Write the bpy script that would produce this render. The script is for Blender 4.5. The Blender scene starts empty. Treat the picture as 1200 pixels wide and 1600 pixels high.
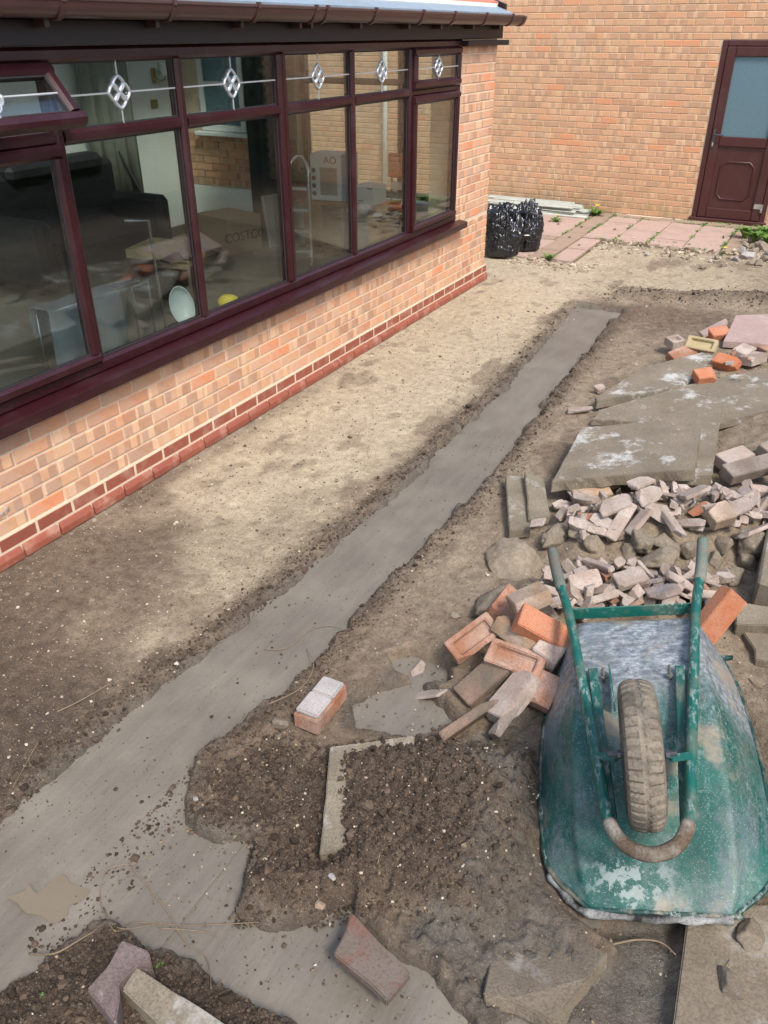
import bpy, bmesh, math, random
import numpy as np
from mathutils import Vector, Matrix, Euler, noise as mnoise
R = math.radians
random.seed(7)
rng = np.random.default_rng(11)
scene = bpy.context.scene
COL = scene.collection

# ------------------------------------------------------------------ camera, sky, sun, exposure
CAMX, CAMH, PITCH, HEAD, FPX = 3.11, 2.19, R(30.5), R(28.4), 1275.0
cam = bpy.data.cameras.new('camera'); camo = bpy.data.objects.new('camera', cam); COL.objects.link(camo)
camo.location = (CAMX, 0, CAMH); camo.rotation_euler = (R(90) - PITCH, 0, HEAD)
cam.sensor_fit = 'VERTICAL'; cam.sensor_height = 24; cam.lens = 24 * FPX / 1600
cam.clip_start = .05; cam.clip_end = 500
scene.camera = camo
scene.render.resolution_x, scene.render.resolution_y = 768, 1024

SUN_EL, SUN_AZ = R(52), R(125)            # azimuth from +Y towards +X
world = bpy.data.worlds.new('World'); scene.world = world; world.use_nodes = True
wn = world.node_tree; wn.nodes.clear()
wo = wn.nodes.new('ShaderNodeOutputWorld'); wb = wn.nodes.new('ShaderNodeBackground')
sky = wn.nodes.new('ShaderNodeTexSky'); sky.sky_type = 'NISHITA'; sky.sun_disc = False
sky.sun_elevation = SUN_EL; sky.sun_rotation = SUN_AZ; sky.air_density = 1.0; sky.dust_density = 2.5; sky.ozone_density = 1.0
wtc = wn.nodes.new('ShaderNodeTexCoord'); wnz = wn.nodes.new('ShaderNodeTexNoise')
wnz.inputs['Scale'].default_value = 2.6; wnz.inputs['Detail'].default_value = 6
wrp = wn.nodes.new('ShaderNodeValToRGB'); wrp.color_ramp.elements[0].position = .50; wrp.color_ramp.elements[1].position = .76
wmx = wn.nodes.new('ShaderNodeMix'); wmx.data_type = 'RGBA'; wmx.inputs[7].default_value = (6.2, 6.1, 6.0, 1)
wn.links.new(wtc.outputs['Generated'], wnz.inputs['Vector']); wn.links.new(wnz.outputs['Fac'], wrp.inputs['Fac'])
wn.links.new(wrp.outputs['Color'], wmx.inputs[0]); wn.links.new(sky.outputs['Color'], wmx.inputs[6])
wn.links.new(wmx.outputs[2], wb.inputs['Color']); wb.inputs['Strength'].default_value = .12
wn.links.new(wb.outputs['Background'], wo.inputs['Surface'])

sun = bpy.data.lights.new('sun', 'SUN'); suno = bpy.data.objects.new('sun', sun); COL.objects.link(suno)
sun.energy = 1.5; sun.angle = R(14); sun.color = (1.0, .95, .88)
sdir = Vector((math.sin(SUN_AZ) * math.cos(SUN_EL), math.cos(SUN_AZ) * math.cos(SUN_EL), math.sin(SUN_EL)))
suno.rotation_euler = sdir.to_track_quat('Z', 'Y').to_euler(); suno.location = (6, -4, 9)

vs = scene.view_settings
vs.view_transform = 'Standard'; vs.look = 'None'; vs.gamma = 1; vs.exposure = 1.27; vs.use_curve_mapping = False
scene.render.engine = 'CYCLES'
scene.cycles.max_bounces = 7; scene.cycles.transparent_max_bounces = 12

# ------------------------------------------------------------------ helpers
def ray(px, py):
    r = (px - 600) / FPX; u = -(py - 800) / FPX
    y = math.cos(PITCH) + u * math.sin(PITCH); z = -math.sin(PITCH) + u * math.cos(PITCH)
    return r * math.cos(HEAD) - y * math.sin(HEAD), r * math.sin(HEAD) + y * math.cos(HEAD), z
def U(px, py, z=0.0):
    d = ray(px, py); t = (z - CAMH) / d[2]
    return Vector((CAMX + d[0] * t, d[1] * t, z))

def link(name, me, m=None, parent=None):
    o = bpy.data.objects.new(name, me); COL.objects.link(o)
    if m is not None and me is not None and not me.materials: me.materials.append(m)
    if parent is not None: o.parent = parent
    return o
def tag(o, label=None, cat=None, group=None, kind=None):
    if label: o['label'] = label
    if cat: o['category'] = cat
    if group: o['group'] = group
    if kind: o['kind'] = kind
    return o
def thing(name, label, cat, loc=(0, 0, 0), group=None):
    o = bpy.data.objects.new(name, None); COL.objects.link(o); o.location = loc; o.empty_display_size = .1
    return tag(o, label, cat, group)
def pyd(name, v, f, smooth=False):
    me = bpy.data.meshes.new(name); me.from_pydata([tuple(p) for p in v], [], f); me.update()
    if smooth: me.polygons.foreach_set('use_smooth', [True] * len(me.polygons))
    return me
class MB:
    def __init__(s): s.v = []; s.f = []
    def add(s, v, f):
        n = len(s.v); s.v += [tuple(p) for p in v]; s.f += [tuple(i + n for i in q) for q in f]; return s
    def box(s, x0, x1, y0, y1, z0, z1):
        v = [(x0,y0,z0),(x1,y0,z0),(x1,y1,z0),(x0,y1,z0),(x0,y0,z1),(x1,y0,z1),(x1,y1,z1),(x0,y1,z1)]
        return s.add(v, [(0,3,2,1),(4,5,6,7),(0,1,5,4),(1,2,6,5),(2,3,7,6),(3,0,4,7)])
    def ext(s, prof, p0, p1, up=(0, 0, 1)):
        p0, p1, up = Vector(p0), Vector(p1), Vector(up); d = (p1 - p0).normalized()
        sd = d.cross(up).normalized(); up = sd.cross(d); n = len(prof)
        v = [p0 + sd * a + up * b for a, b in prof] + [p1 + sd * a + up * b for a, b in prof]
        f = [(i, (i + 1) % n, n + (i + 1) % n, n + i) for i in range(n)] + [tuple(range(n))[::-1], tuple(range(n, 2 * n))]
        return s.add(v, f)
    def tube(s, pts, rad, n=8, cap=True):
        pts = [Vector(p) for p in pts]; rr = rad if hasattr(rad, '__len__') else [rad] * len(pts); v = []; f = []
        ref = None
        for i, p in enumerate(pts):
            d = (pts[min(i + 1, len(pts) - 1)] - pts[max(i - 1, 0)]).normalized()
            if ref is None: ref = Vector((0, 0, 1)) if abs(d.z) < .9 else Vector((1, 0, 0))
            sd = d.cross(ref).normalized(); ref = sd.cross(d)
            for k in range(n):
                t = 2 * math.pi * k / n; v.append(p + (sd * math.cos(t) + ref * math.sin(t)) * rr[i])
        for i in range(len(pts) - 1):
            for k in range(n): f.append((i*n+k, i*n+(k+1)%n, (i+1)*n+(k+1)%n, (i+1)*n+k))
        if cap: f += [tuple(range(n))[::-1], tuple(range((len(pts)-1)*n, len(pts)*n))]
        return s.add(v, f)
    def mesh(s, name, smooth=False): return pyd(name, s.v, s.f, smooth)
    def build(s, name, m, parent=None, smooth=False, bevel=0, autos=None):
        me = s.mesh(name, smooth)
        if bevel: bevel_mesh(me, bevel)
        o = link(name, me, m, parent)
        if autos: shade_auto(me, autos)
        return o
def bevel_mesh(me, w, seg=1):
    bm = bmesh.new(); bm.from_mesh(me)
    bmesh.ops.recalc_face_normals(bm, faces=bm.faces)
    bmesh.ops.bevel(bm, geom=list(bm.edges), offset=w, segments=seg, affect='EDGES', clamp_overlap=True)
    bm.to_mesh(me); bm.free(); me.update()
def shade_auto(me, ang=35):
    bm = bmesh.new(); bm.from_mesh(me)
    bmesh.ops.recalc_face_normals(bm, faces=bm.faces)
    for f in bm.faces: f.smooth = True
    for e in bm.edges:
        e.smooth = not (len(e.link_faces) == 2 and e.calc_face_angle(0) > R(ang))
    bm.to_mesh(me); bm.free(); me.update()
def catmull(pts, n=6):
    pts = [Vector(p) for p in pts]; out = []
    for i in range(len(pts) - 1):
        a, b, c, d = pts[max(i-1, 0)], pts[i], pts[i+1], pts[min(i+2, len(pts)-1)]
        for k in range(n):
            t = k / n
            out.append(.5 * ((2*b) + (c-a)*t + (2*a-5*b+4*c-d)*t*t + (3*b-a-3*c+d)*t**3))
    return out + [pts[-1]]

# ---- numpy noise
def _hash(ix, iy, seed):
    h = (ix.astype(np.int64) * 374761393 + iy.astype(np.int64) * 668265263 + seed * 982451653) & 0xffffffff
    h = ((h ^ (h >> 13)) * 1274126177) & 0xffffffff
    return (h ^ (h >> 16)) & 0xffffffff
def pnoise(x, y, seed=0):
    ix = np.floor(x); iy = np.floor(y); fx = x - ix; fy = y - iy
    ix = ix.astype(np.int64); iy = iy.astype(np.int64)
    def g(ax, ay, dx, dy):
        t = _hash(ax, ay, seed) / 4294967296.0 * 2 * math.pi
        return np.cos(t) * dx + np.sin(t) * dy
    u = fx**3 * (fx * (fx * 6 - 15) + 10); v = fy**3 * (fy * (fy * 6 - 15) + 10)
    a = g(ix, iy, fx, fy); b = g(ix + 1, iy, fx - 1, fy); c = g(ix, iy + 1, fx, fy - 1); d = g(ix + 1, iy + 1, fx - 1, fy - 1)
    return ((a * (1 - u) + b * u) * (1 - v) + (c * (1 - u) + d * u) * v) * 1.5
def fbm(x, y, sc, octv=4, seed=0, gain=.5, ridge=False):
    o = 0; amp = 1.0; tot = 0
    for k in range(octv):
        n = pnoise(x * sc, y * sc, seed + k * 17)
        if ridge: n = 1 - 2 * np.abs(n)
        o = o + n * amp; tot += amp; amp *= gain; sc *= 2.03
    return o / tot
def sst(a, b, x):
    t = np.clip((x - a) / (b - a), 0, 1); return t * t * (3 - 2 * t)
def polydist(X, Y, poly):
    """signed distance, positive inside"""
    X = np.asarray(X, float); Y = np.asarray(Y, float)
    d = np.full(X.shape, 1e9); ins = np.zeros(X.shape, bool)
    n = len(poly)
    for i in range(n):
        ax, ay = poly[i]; bx, by = poly[(i + 1) % n]
        ex, ey = bx - ax, by - ay
        t = np.clip(((X - ax) * ex + (Y - ay) * ey) / (ex * ex + ey * ey + 1e-12), 0, 1)
        d = np.minimum(d, np.hypot(X - ax - t * ex, Y - ay - t * ey))
        if abs(ey) > 1e-12:
            c = ((ay > Y) != (by > Y)) & (X < ex * (Y - ay) / ey + ax); ins ^= c
    return np.where(ins, d, -d)
def pxpoly(pts, z=0): return [tuple(U(*p, z)[:2]) for p in pts]

# ------------------------------------------------------------------ materials
class T:
    """small node helper"""
    def __init__(s, name):
        s.m = bpy.data.materials.new(name); s.m.use_nodes = True; s.nt = s.m.node_tree
        s.p = s.nt.nodes['Principled BSDF']; s.out = s.nt.nodes['Material Output']
    def node(s, t, **kw):
        n = s.nt.nodes.new(t)
        for k, v in kw.items(): setattr(n, k, v)
        return n
    def put(s, sock, v):
        if isinstance(v, bpy.types.NodeSocket): s.nt.links.new(v, sock)
        elif v is not None:
            if sock.type == 'RGBA' and len(v) == 3: v = (*v, 1)
            sock.default_value = v
    def set(s, **kw):
        for k, v in kw.items(): s.put(s.p.inputs[k.replace('_', ' ')], v)
        return s
    def obj(s, rand=0):
        c = s.node('ShaderNodeTexCoord').outputs['Object']
        if rand:
            oi = s.node('ShaderNodeObjectInfo').outputs['Random']
            cm = s.node('ShaderNodeCombineXYZ'); a = s.math('MULTIPLY', oi, rand)
            for i in range(3): s.put(cm.inputs[i], a)
            v = s.node('ShaderNodeVectorMath'); s.put(v.inputs[0], c); s.put(v.inputs[1], cm.outputs[0]); c = v.outputs[0]
        return c
    def rnd(s): return s.node('ShaderNodeObjectInfo').outputs['Random']
    def island(s): return s.node('ShaderNodeNewGeometry').outputs['Random Per Island']
    def scale(s, v, sc):
        n = s.node('ShaderNodeVectorMath', operation='MULTIPLY'); s.put(n.inputs[0], v); n.inputs[1].default_value = sc; return n.outputs[0]
    def noise(s, v, sc, det=4, rough=.55, dist=0):
        n = s.node('ShaderNodeTexNoise'); s.put(n.inputs['Vector'], v)
        n.inputs['Scale'].default_value = sc; n.inputs['Detail'].default_value = det; n.inputs['Roughness'].default_value = rough
        n.inputs['Distortion'].default_value = dist; return n.outputs['Fac']
    def vor(s, v, sc, feat='F1'):
        n = s.node('ShaderNodeTexVoronoi', feature=feat); s.put(n.inputs['Vector'], v); n.inputs['Scale'].default_value = sc; return n.outputs['Distance']
    def math(s, op, a, b=None, c=None):
        n = s.node('ShaderNodeMath', operation=op)
        for i, q in enumerate((a, b, c)):
            if q is not None: s.put(n.inputs[i], q)
        return n.outputs[0]
    def ramp(s, f, st, interp='LINEAR'):
        n = s.node('ShaderNodeValToRGB'); n.color_ramp.interpolation = interp; e = n.color_ramp.elements
        while len(e) < len(st): e.new(.5)
        for i, (p, c) in enumerate(st):
            e[i].position = p; c = c if hasattr(c, '__len__') else (c, c, c); e[i].color = (*c[:3], 1)
        s.put(n.inputs[0], f); return n.outputs[0]
    def mix(s, f, a, b, blend='MIX'):
        n = s.node('ShaderNodeMix', data_type='RGBA', blend_type=blend)
        s.put(n.inputs[0], f); s.put(n.inputs[6], a); s.put(n.inputs[7], b); return n.outputs[2]
    def bump(s, h, strength=.5, dist=.01):
        n = s.node('ShaderNodeBump'); s.put(n.inputs['Height'], h); n.inputs['Strength'].default_value = strength
        n.inputs['Distance'].default_value = dist; s.put(s.p.inputs['Normal'], n.outputs[0]); return s
    def sep(s, v):
        n = s.node('ShaderNodeSeparateXYZ'); s.put(n.inputs[0], v); return n.outputs

def simple(name, c, rough=.6, var=.15, sc=30, bump=.2, metal=0, bd=.002, rand=0, spec=None):
    t = T(name); v = t.obj(7 if rand else 0); n = t.noise(v, sc, 5)
    col = t.mix(n, tuple(x * (1 - var) for x in c), tuple(min(1, x * (1 + var)) for x in c))
    if rand:
        col = t.mix(t.math('MULTIPLY', t.rnd(), rand), col, tuple(x * .55 for x in c))
    t.set(Base_Color=col, Roughness=rough, Metallic=metal)
    if spec is not None: t.set(Specular_IOR_Level=spec)
    t.bump(n, bump, bd); return t.m

def wall_brick(name, stuff=False, tone=1.0, house=False):
    t = T(name); r = t.island() if stuff else t.rnd()
    v = t.obj(); x = t.sep(v)
    base = t.ramp(r, [(0, (.46,.215,.12)), (.16, (.58,.28,.155)), (.34, (.64,.32,.175)), (.50, (.54,.32,.18)), (.64, (.64,.34,.21)), (.76, (.47,.25,.15)), (.90, (.62,.32,.18)), (.97, (.66,.23,.10)), (1, (.70,.42,.27))])
    # bands fired across the brick face
    along = t.math('ADD', x[1], x[0])
    q = t.math('FLOOR', t.math('MULTIPLY_ADD', along, 21.0, t.math('MULTIPLY', r, 97.0)))
    wnn = t.node('ShaderNodeTexWhiteNoise', noise_dimensions='2D'); cm = t.node('ShaderNodeCombineXYZ')
    t.put(cm.inputs[0], q); t.put(cm.inputs[1], t.math('MULTIPLY', r, 331.0)); t.put(wnn.inputs['Vector'], cm.outputs[0])
    band = wnn.outputs['Value']
    r2 = t.math('FRACT', t.math('MULTIPLY', r, 13.7))
    banded = t.math('GREATER_THAN', r2, .42)
    bc = t.ramp(band, [(0, (.27,.155,.105)), (.28, (.33,.20,.135)), (.32, (.60,.33,.18)), (.62, (.64,.37,.21)), (.68, (.76,.53,.33)), (.80, (.74,.50,.30)), (.84, (.30,.19,.135)), (1, (.34,.21,.15))])
    c = t.mix(t.math('MULTIPLY', banded, .55), base, bc)
    n = t.noise(v, 38, 5, .6); c = t.mix(t.math('MULTIPLY', n, .28), c, (.70,.47,.32))
    n3 = t.noise(v, 5, 3); c = t.mix(t.ramp(n3, [(.5, 0), (.72, .35)]), c, (.55,.46,.38))
    if house:
        pz = t.sep(t.node('ShaderNodeNewGeometry').outputs['Position']); c = t.mix(.30, c, (.50,.335,.185))
        lo = t.math('MULTIPLY', t.ramp(pz[2], [(.02, 1), (.42, 0)]), t.ramp(t.noise(t.node('ShaderNodeNewGeometry').outputs['Position'], 3.5, 5, .65), [(.38, 0), (.62, 1)])); c = t.mix(t.math('MULTIPLY', lo, .6), c, (.26,.22,.11))
    if tone != 1: c = t.mix(1, c, (tone, tone, tone), 'MULTIPLY')
    cr = t.noise(t.scale(v, (1, 1, 3.2)), 17, 2, .5, 2.2)
    crease = t.ramp(t.math('ABSOLUTE', t.math('SUBTRACT', cr, .5)), [(0, 0), (.012, 1)])
    c = t.mix(t.math('MULTIPLY', t.math('SUBTRACT', 1, crease), .3), c, (.25,.12,.07))
    t.set(Base_Color=c, Roughness=.85, Specular_IOR_Level=.25)
    h = t.math('ADD', t.math('MULTIPLY', crease, .6), t.noise(v, 140, 3)); t.bump(h, .45, .003); return t.m

MAT = {}
MAT['brick'] = wall_brick('buff_facing_brick'); MAT['brick_far'] = wall_brick('buff_facing_brick_mass', True)
MAT['hbrick'] = wall_brick('house_brick', house=True); MAT['hbrick_far'] = wall_brick('house_brick_mass', True, house=True)
MAT['hmortar'] = simple('house_mortar', (.56,.425,.285), .9, .2, 60, .5, bd=.003)
t = T('red_plinth_brick'); v = t.obj(9); n = t.noise(v, 22, 4)
c = t.mix(n, (.25,.068,.040), (.33,.105,.062)); c = t.mix(t.math('MULTIPLY', t.rnd(), .4), c, (.21,.06,.042))
c = t.mix(t.ramp(t.noise(v, 9, 5), [(.52, 0), (.7, .5)]), c, (.48,.30,.22))
t.set(Base_Color=c, Roughness=.6); t.bump(t.noise(v, 120, 3), .2, .002); MAT['plinth'] = t.m
MAT['mortar'] = simple('mortar', (.62,.49,.36), .9, .2, 60, .5, bd=.003)
def frame_mat(name, a, b, rough=.33):
    t = T(name); v = t.obj(); n = t.noise(t.scale(v, (60, 9, 9)), 3, 5, .6); n2 = t.noise(v, 4, 3)
    c = t.mix(n, a, b); c = t.mix(t.ramp(n2, [(.5, 0), (.75, .25)]), c, (.09,.06,.06))
    t.set(Base_Color=c, Roughness=rough); t.bump(n, .06, .001); return t.m
MAT['frame'] = frame_mat('rosewood_foil_frame', (.020,.0032,.0052), (.038,.0070,.0096))
MAT['door'] = frame_mat('rosewood_door', (.040,.010,.009), (.078,.021,.017), .4)
MAT['gutter'] = simple('brown_gutter_plastic', (.062,.030,.028), .28, .25, 8, .05)
MAT['fascia'] = simple('dark_fascia_board', (.016,.008,.009), .5, .3, 12, .05)
MAT['flash'] = simple('lead_flashing', (.20,.25,.29), .4, .3, 7, .5, bd=.01)
MAT['tile'] = simple('terracotta_roof_tile', (.50,.17,.11), .75, .2, 15, .3)
def glass_mat(name, ior=1.55, tint=(.93, .95, .94)):
    m = bpy.data.materials.new(name); m.use_nodes = True; nt = m.node_tree; nt.nodes.clear()
    o = nt.nodes.new('ShaderNodeOutputMaterial'); mx = nt.nodes.new('ShaderNodeMixShader')
    tr = nt.nodes.new('ShaderNodeBsdfTransparent'); tr.inputs[0].default_value = (*tint, 1)
    gl = nt.nodes.new('ShaderNodeBsdfGlossy'); gl.inputs['Roughness'].default_value = .0; gl.inputs[0].default_value = (1, 1, 1, 1)
    ge = nt.nodes.new('ShaderNodeNewGeometry'); mp = nt.nodes.new('ShaderNodeMapRange')
    mp.inputs['To Min'].default_value = ior; mp.inputs['To Max'].default_value = 1 / ior
    nt.links.new(ge.outputs['Backfacing'], mp.inputs['Value'])
    fr = nt.nodes.new('ShaderNodeFresnel'); nt.links.new(mp.outputs[0], fr.inputs['IOR'])
    nt.links.new(fr.outputs[0], mx.inputs[0]); nt.links.new(tr.outputs[0], mx.inputs[1]); nt.links.new(gl.outputs[0], mx.inputs[2])
    nt.links.new(mx.outputs[0], o.inputs[0]); return m
MAT['glass'] = glass_mat('window_glass', 1.52, (.90, .93, .92))
MAT['bevel'] = simple('bevelled_glass_lead', (.62,.65,.68), .16, .2, 60, .4, metal=.6)
MAT['came'] = simple('lead_came', (.50,.51,.52), .4, .1, 40, .1, metal=.4)
t = T('obscure_door_glass'); v = t.obj(); n = t.noise(v, 60, 4)
t.set(Base_Color=t.mix(n, (.085,.15,.185), (.14,.22,.25)), Roughness=.22); t.bump(n, .25, .004); MAT['obscure'] = t.m  # blue-grey base colour carries the reflected sky
MAT['chrome'] = simple('bright_metal', (.75,.75,.76), .22, .08, 30, .05, metal=.9)
MAT['dkmetal'] = simple('dark_metal', (.12,.12,.13), .35, .2, 30, .1, metal=.8)
MAT['plaster'] = simple('pale_plaster', (.74,.74,.69), .85, .08, 3, .1)
MAT['white'] = simple('white_plastic', (.74,.76,.74), .35, .06, 10, .05)
MAT['dirtywhite'] = simple('weathered_white_plastic', (.50,.51,.45), .4, .25, 9, .1)
t = T('room_floor'); v = t.obj(); n = t.noise(v, 1.4, 6, .6)
t.set(Base_Color=t.ramp(n, [(.3, (.20,.165,.12)), (.5, (.32,.27,.20)), (.7, (.45,.42,.37))]), Roughness=.5); MAT['floor'] = t.m
MAT['blackfab'] = simple('black_upholstery', (.012,.012,.014), .6, .4, 12, .3)
MAT['greyfab'] = simple('grey_towel', (.33,.36,.38), .95, .15, 90, .6, bd=.003)
MAT['card'] = simple('cardboard', (.42,.29,.17), .8, .1, 20, .1)
MAT['oak'] = simple('oak_wood', (.36,.17,.06), .5, .3, 9, .1)
MAT['ink'] = simple('black_ink', (.02,.02,.022), .7, .1)
MAT['boxwhite'] = simple('printed_white_card', (.66,.70,.70), .5, .05)
MAT['boxblue'] = simple('printed_blue_card', (.10,.26,.42), .5, .2)
MAT['orange'] = simple('orange_plastic', (.80,.16,.06), .45, .12, 10)
MAT['yellow'] = simple('yellow_plastic', (.80,.58,.04), .4, .1)
MAT['curtain'] = simple('drab_curtain', (.20,.20,.16), .9, .2, 12, .3)
MAT['darkcurtain'] = simple('dark_curtain', (.02,.024,.022), .9, .3, 12, .3)
MAT['brass'] = simple('aged_brass', (.42,.32,.14), .35, .2, 20, .1, metal=.7)
MAT['terrac'] = simple('terracotta_pot', (.22,.07,.05), .7, .15, 20)
MAT['leaf'] = simple('weed_leaf', (.11,.22,.035), .6, .35, 25, .1, rand=.4)
MAT['hedge'] = simple('hedge_leaf', (.020,.040,.014), .6, .5, 3, .1)
MAT['petal'] = simple('dandelion_petal', (.85,.62,.02), .6, .1)
t = T('black_bin_liner'); v = t.obj(); n = t.noise(v, 26, 5, .6, 1.0)
t.set(Base_Color=(.008,.009,.012), Roughness=t.ramp(n, [(.3, .18), (.7, .34)]), Specular_IOR_Level=.8); t.bump(t.noise(v, 12, 3, .5, 1.5), .3, .012); MAT['bag'] = t.m
MAT['stick'] = simple('dry_root', (.21,.155,.10), .8, .3, 40, .3, rand=.3)

# ground: three painted-on soil kinds follow what lies there, kept in the colour attribute "soil"
t = T('site_soil'); v = t.obj(); at = t.node('ShaderNodeAttribute', attribute_name='soil'); ch = t.sep(at.outputs['Color'])
n1 = t.noise(v, 2.2, 6, .6); n2 = t.noise(v, 18, 6, .65); n3 = t.noise(v, 90, 6, .7); n5 = t.noise(v, 240, 4, .65)
brown = t.ramp(n2, [(.28, (.075,.052,.035)), (.5, (.145,.105,.072)), (.72, (.225,.17,.12))])
pale = t.ramp(n2, [(.25, (.33,.265,.175)), (.5, (.47,.39,.27)), (.75, (.58,.50,.36))])
dark = t.ramp(n2, [(.28, (.026,.018,.012)), (.55, (.058,.040,.027)), (.78, (.105,.072,.05))])
mud = t.ramp(n2, [(.25, (.062,.056,.046)), (.5, (.105,.096,.079)), (.75, (.155,.142,.118))])
red = t.ramp(n2, [(.3, (.07,.036,.022)), (.7, (.17,.095,.06))])
c = t.mix(ch[0], brown, pale)
c = t.mix(ch[1], c, mud); c = t.mix(ch[2], c, dark)
c = t.mix(t.ramp(n1, [(.45, 0), (.7, .35)]), c, t.mix(.55, c, red))
c = t.mix(t.ramp(n3, [(.36, .75), (.50, 0)]), c, t.mix(.6, c, (.03,.022,.015)))
c = t.mix(t.ramp(n5, [(.56, 0), (.70, .6)]), c, t.mix(.55, c, (.60,.50,.38)))
grit = t.vor(v, 120); c = t.mix(t.ramp(grit, [(.10, .5), (.2, 0)]), c, t.mix(n3, (.10,.075,.05), (.55,.46,.36)))
t.set(Base_Color=c, Roughness=t.math('MULTIPLY_ADD', ch[1], t.math('MULTIPLY_ADD', n1, .6, -.95), .92), Specular_IOR_Level=.4)
h = t.math('ADD', t.math('MULTIPLY', n3, .8), t.math('ADD', t.math('MULTIPLY', n2, 1.0), t.math('MULTIPLY', n5, .3))); t.bump(h, .8, .014); MAT['soil'] = t.m

t = T('wet_trowelled_concrete'); v = t.obj()
st = t.noise(t.scale(v, (26, 3.0, 1)), 1.0, 6, .6); n2 = t.noise(v, 3, 5); n4 = t.noise(v, 60, 4)
c = t.mix(st, (.115,.100,.080), (.185,.163,.132)); c = t.mix(t.ramp(n2, [(.4, 0), (.7, .6)]), c, (.22,.195,.155))
c = t.mix(t.ramp(t.vor(v, 34), [(.05, .6), (.12, 0)]), c, (.05,.042,.034))
t.set(Base_Color=c, Roughness=t.ramp(n2, [(.3, .42), (.7, .72)])); t.bump(t.math('ADD', st, t.math('MULTIPLY', n4, .5)), .6, .006); MAT['concrete'] = t.m
t = T('muddy_water'); v = t.obj()
t.set(Base_Color=t.mix(t.noise(v, 9, 3), (.165,.135,.095), (.205,.17,.125)), Roughness=.15); MAT['puddle'] = t.m

def rubble_mat(name, a, b, dust=(.60,.53,.47), damt=.8, mudamt=.0, stuff=False):
    t = T(name); v = t.obj(11); n = t.noise(v, 14, 5, .6); n2 = t.noise(v, 7, 6, .65); r = t.rnd()
    c = t.mix(n, a, b); c = t.mix(t.math('MULTIPLY', r, .75), c, (a[0] * .62, a[1] * .66, a[2] * .68))
    c = t.mix(t.math('MULTIPLY', t.ramp(n2, [(.40, 0), (.58, 1)]), damt), c, dust)
    if mudamt: c = t.mix(t.math('MULTIPLY', t.ramp(t.noise(v, 5, 6, .7), [(.42, 0), (.56, 1)]), mudamt), c, (.12,.10,.075))
    t.set(Base_Color=c, Roughness=.9, Specular_IOR_Level=.25); n7 = t.noise(v, 120, 4, .7); c2 = t.mix(t.ramp(n7, [(.36, .5), (.5, 0)]), c, tuple(x * .45 for x in a)); t.set(Base_Color=c2); t.bump(t.math('ADD', n2, n7), .6, .006); return t.m
MAT['rb_orange'] = rubble_mat('salmon_brick', (0.400,0.160,0.088), (0.480,0.224,0.136), (0.464,0.336,0.264), .75, .35)
MAT['rb_tan'] = rubble_mat('tan_brick', (0.407,0.266,0.160), (0.496,0.337,0.221), (0.496,0.416,0.354), .6, .4)
MAT['rb_bright'] = rubble_mat('bright_orange_brick', (0.515,0.172,0.078), (0.562,0.226,0.117), (0.499,0.343,0.257), .25)
MAT['rb_cream'] = rubble_mat('cream_brick', (0.544,0.424,0.224), (0.608,0.496,0.288), (0.496,0.400,0.288), .3)
MAT['rb_pale'] = rubble_mat('dusty_pale_rubble', (0.408,0.306,0.247), (0.493,0.391,0.332), (0.510,0.441,0.391), .7, .25)
MAT['rb_grey'] = rubble_mat('grey_dark_brick', (.20,.15,.12), (.30,.235,.19), (.38,.34,.30), .5, .4)
MAT['rb_mud'] = rubble_mat('mud_covered_brick', (.16,.13,.10), (.24,.19,.15), (.45,.25,.17), .3, .8)
MAT['rb_mortar'] = rubble_mat('pale_mortar', (0.383,0.343,0.323), (0.449,0.409,0.383), (0.475,0.449,0.422), .5)
MAT['tile_red'] = rubble_mat('muddy_red_tile', (.22,.085,.06), (.30,.12,.085), (.16,.145,.125), .85, .5)
MAT['stone'] = rubble_mat('rough_tan_stone', (0.248,0.199,0.140), (0.365,0.298,0.223), (0.430,0.365,0.282), .4, .3)
def slab_mat(name, a, b, white=.8):
    t = T(name); v = t.obj(5); n = t.noise(v, 5, 8, .72); n2 = t.noise(v, 4.5, 9, .74, .15); n3 = t.noise(v, 150, 4, .6)
    c = t.mix(t.ramp(n, [(.3, 0), (.7, 1)]), a, b); c = t.mix(t.ramp(n3, [(.40, .45), (.56, 0)]), c, tuple(x * .45 for x in a))
    w = t.math('MULTIPLY', t.ramp(n2, [(.54, 0), (.64, 1)]), white)
    c = t.mix(w, c, (.52,.52,.49))
    c = t.mix(t.math('MULTIPLY', t.ramp(t.noise(v, 4, 6, .7), [(.5, 0), (.75, 1)]), .22), c, (.16,.15,.07))
    t.set(Base_Color=c, Roughness=.85); t.bump(t.math('ADD', n3, n), .5, .006); return t.m
MAT['slab'] = slab_mat('weathered_grey_slab', (.155,.128,.092), (.27,.225,.165), .85)
MAT['slab_pink'] = slab_mat('worn_pink_slab', (.36,.25,.22), (.46,.34,.30), .3)
MAT['slab_mud'] = slab_mat('mud_smeared_slab', (.145,.115,.08), (.25,.205,.15), .3)
MAT['slab_edge'] = slab_mat('mossy_edging', (.16,.135,.095), (.28,.235,.17), .45)
MAT['slab_purple'] = slab_mat('purple_grey_stone', (.115,.08,.075), (.20,.15,.14), .8)
t = T('pink_patio_flag'); v = t.obj(7); n = t.noise(v, 11, 6, .65)
c = t.mix(n, (.36,.245,.20), (.48,.345,.285)); c = t.mix(t.math('MULTIPLY', t.rnd(), .35), c, (.40,.30,.25))
c = t.mix(t.ramp(t.noise(v, 4, 5, .7), [(.5, 0), (.7, .6)]), c, (.28,.21,.15))
t.set(Base_Color=c, Roughness=.85); t.bump(n, .4, .004); MAT['flag'] = t.m
t = T('patio_brick_paver'); v = t.obj(7); n = t.noise(v, 18, 5)
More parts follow.
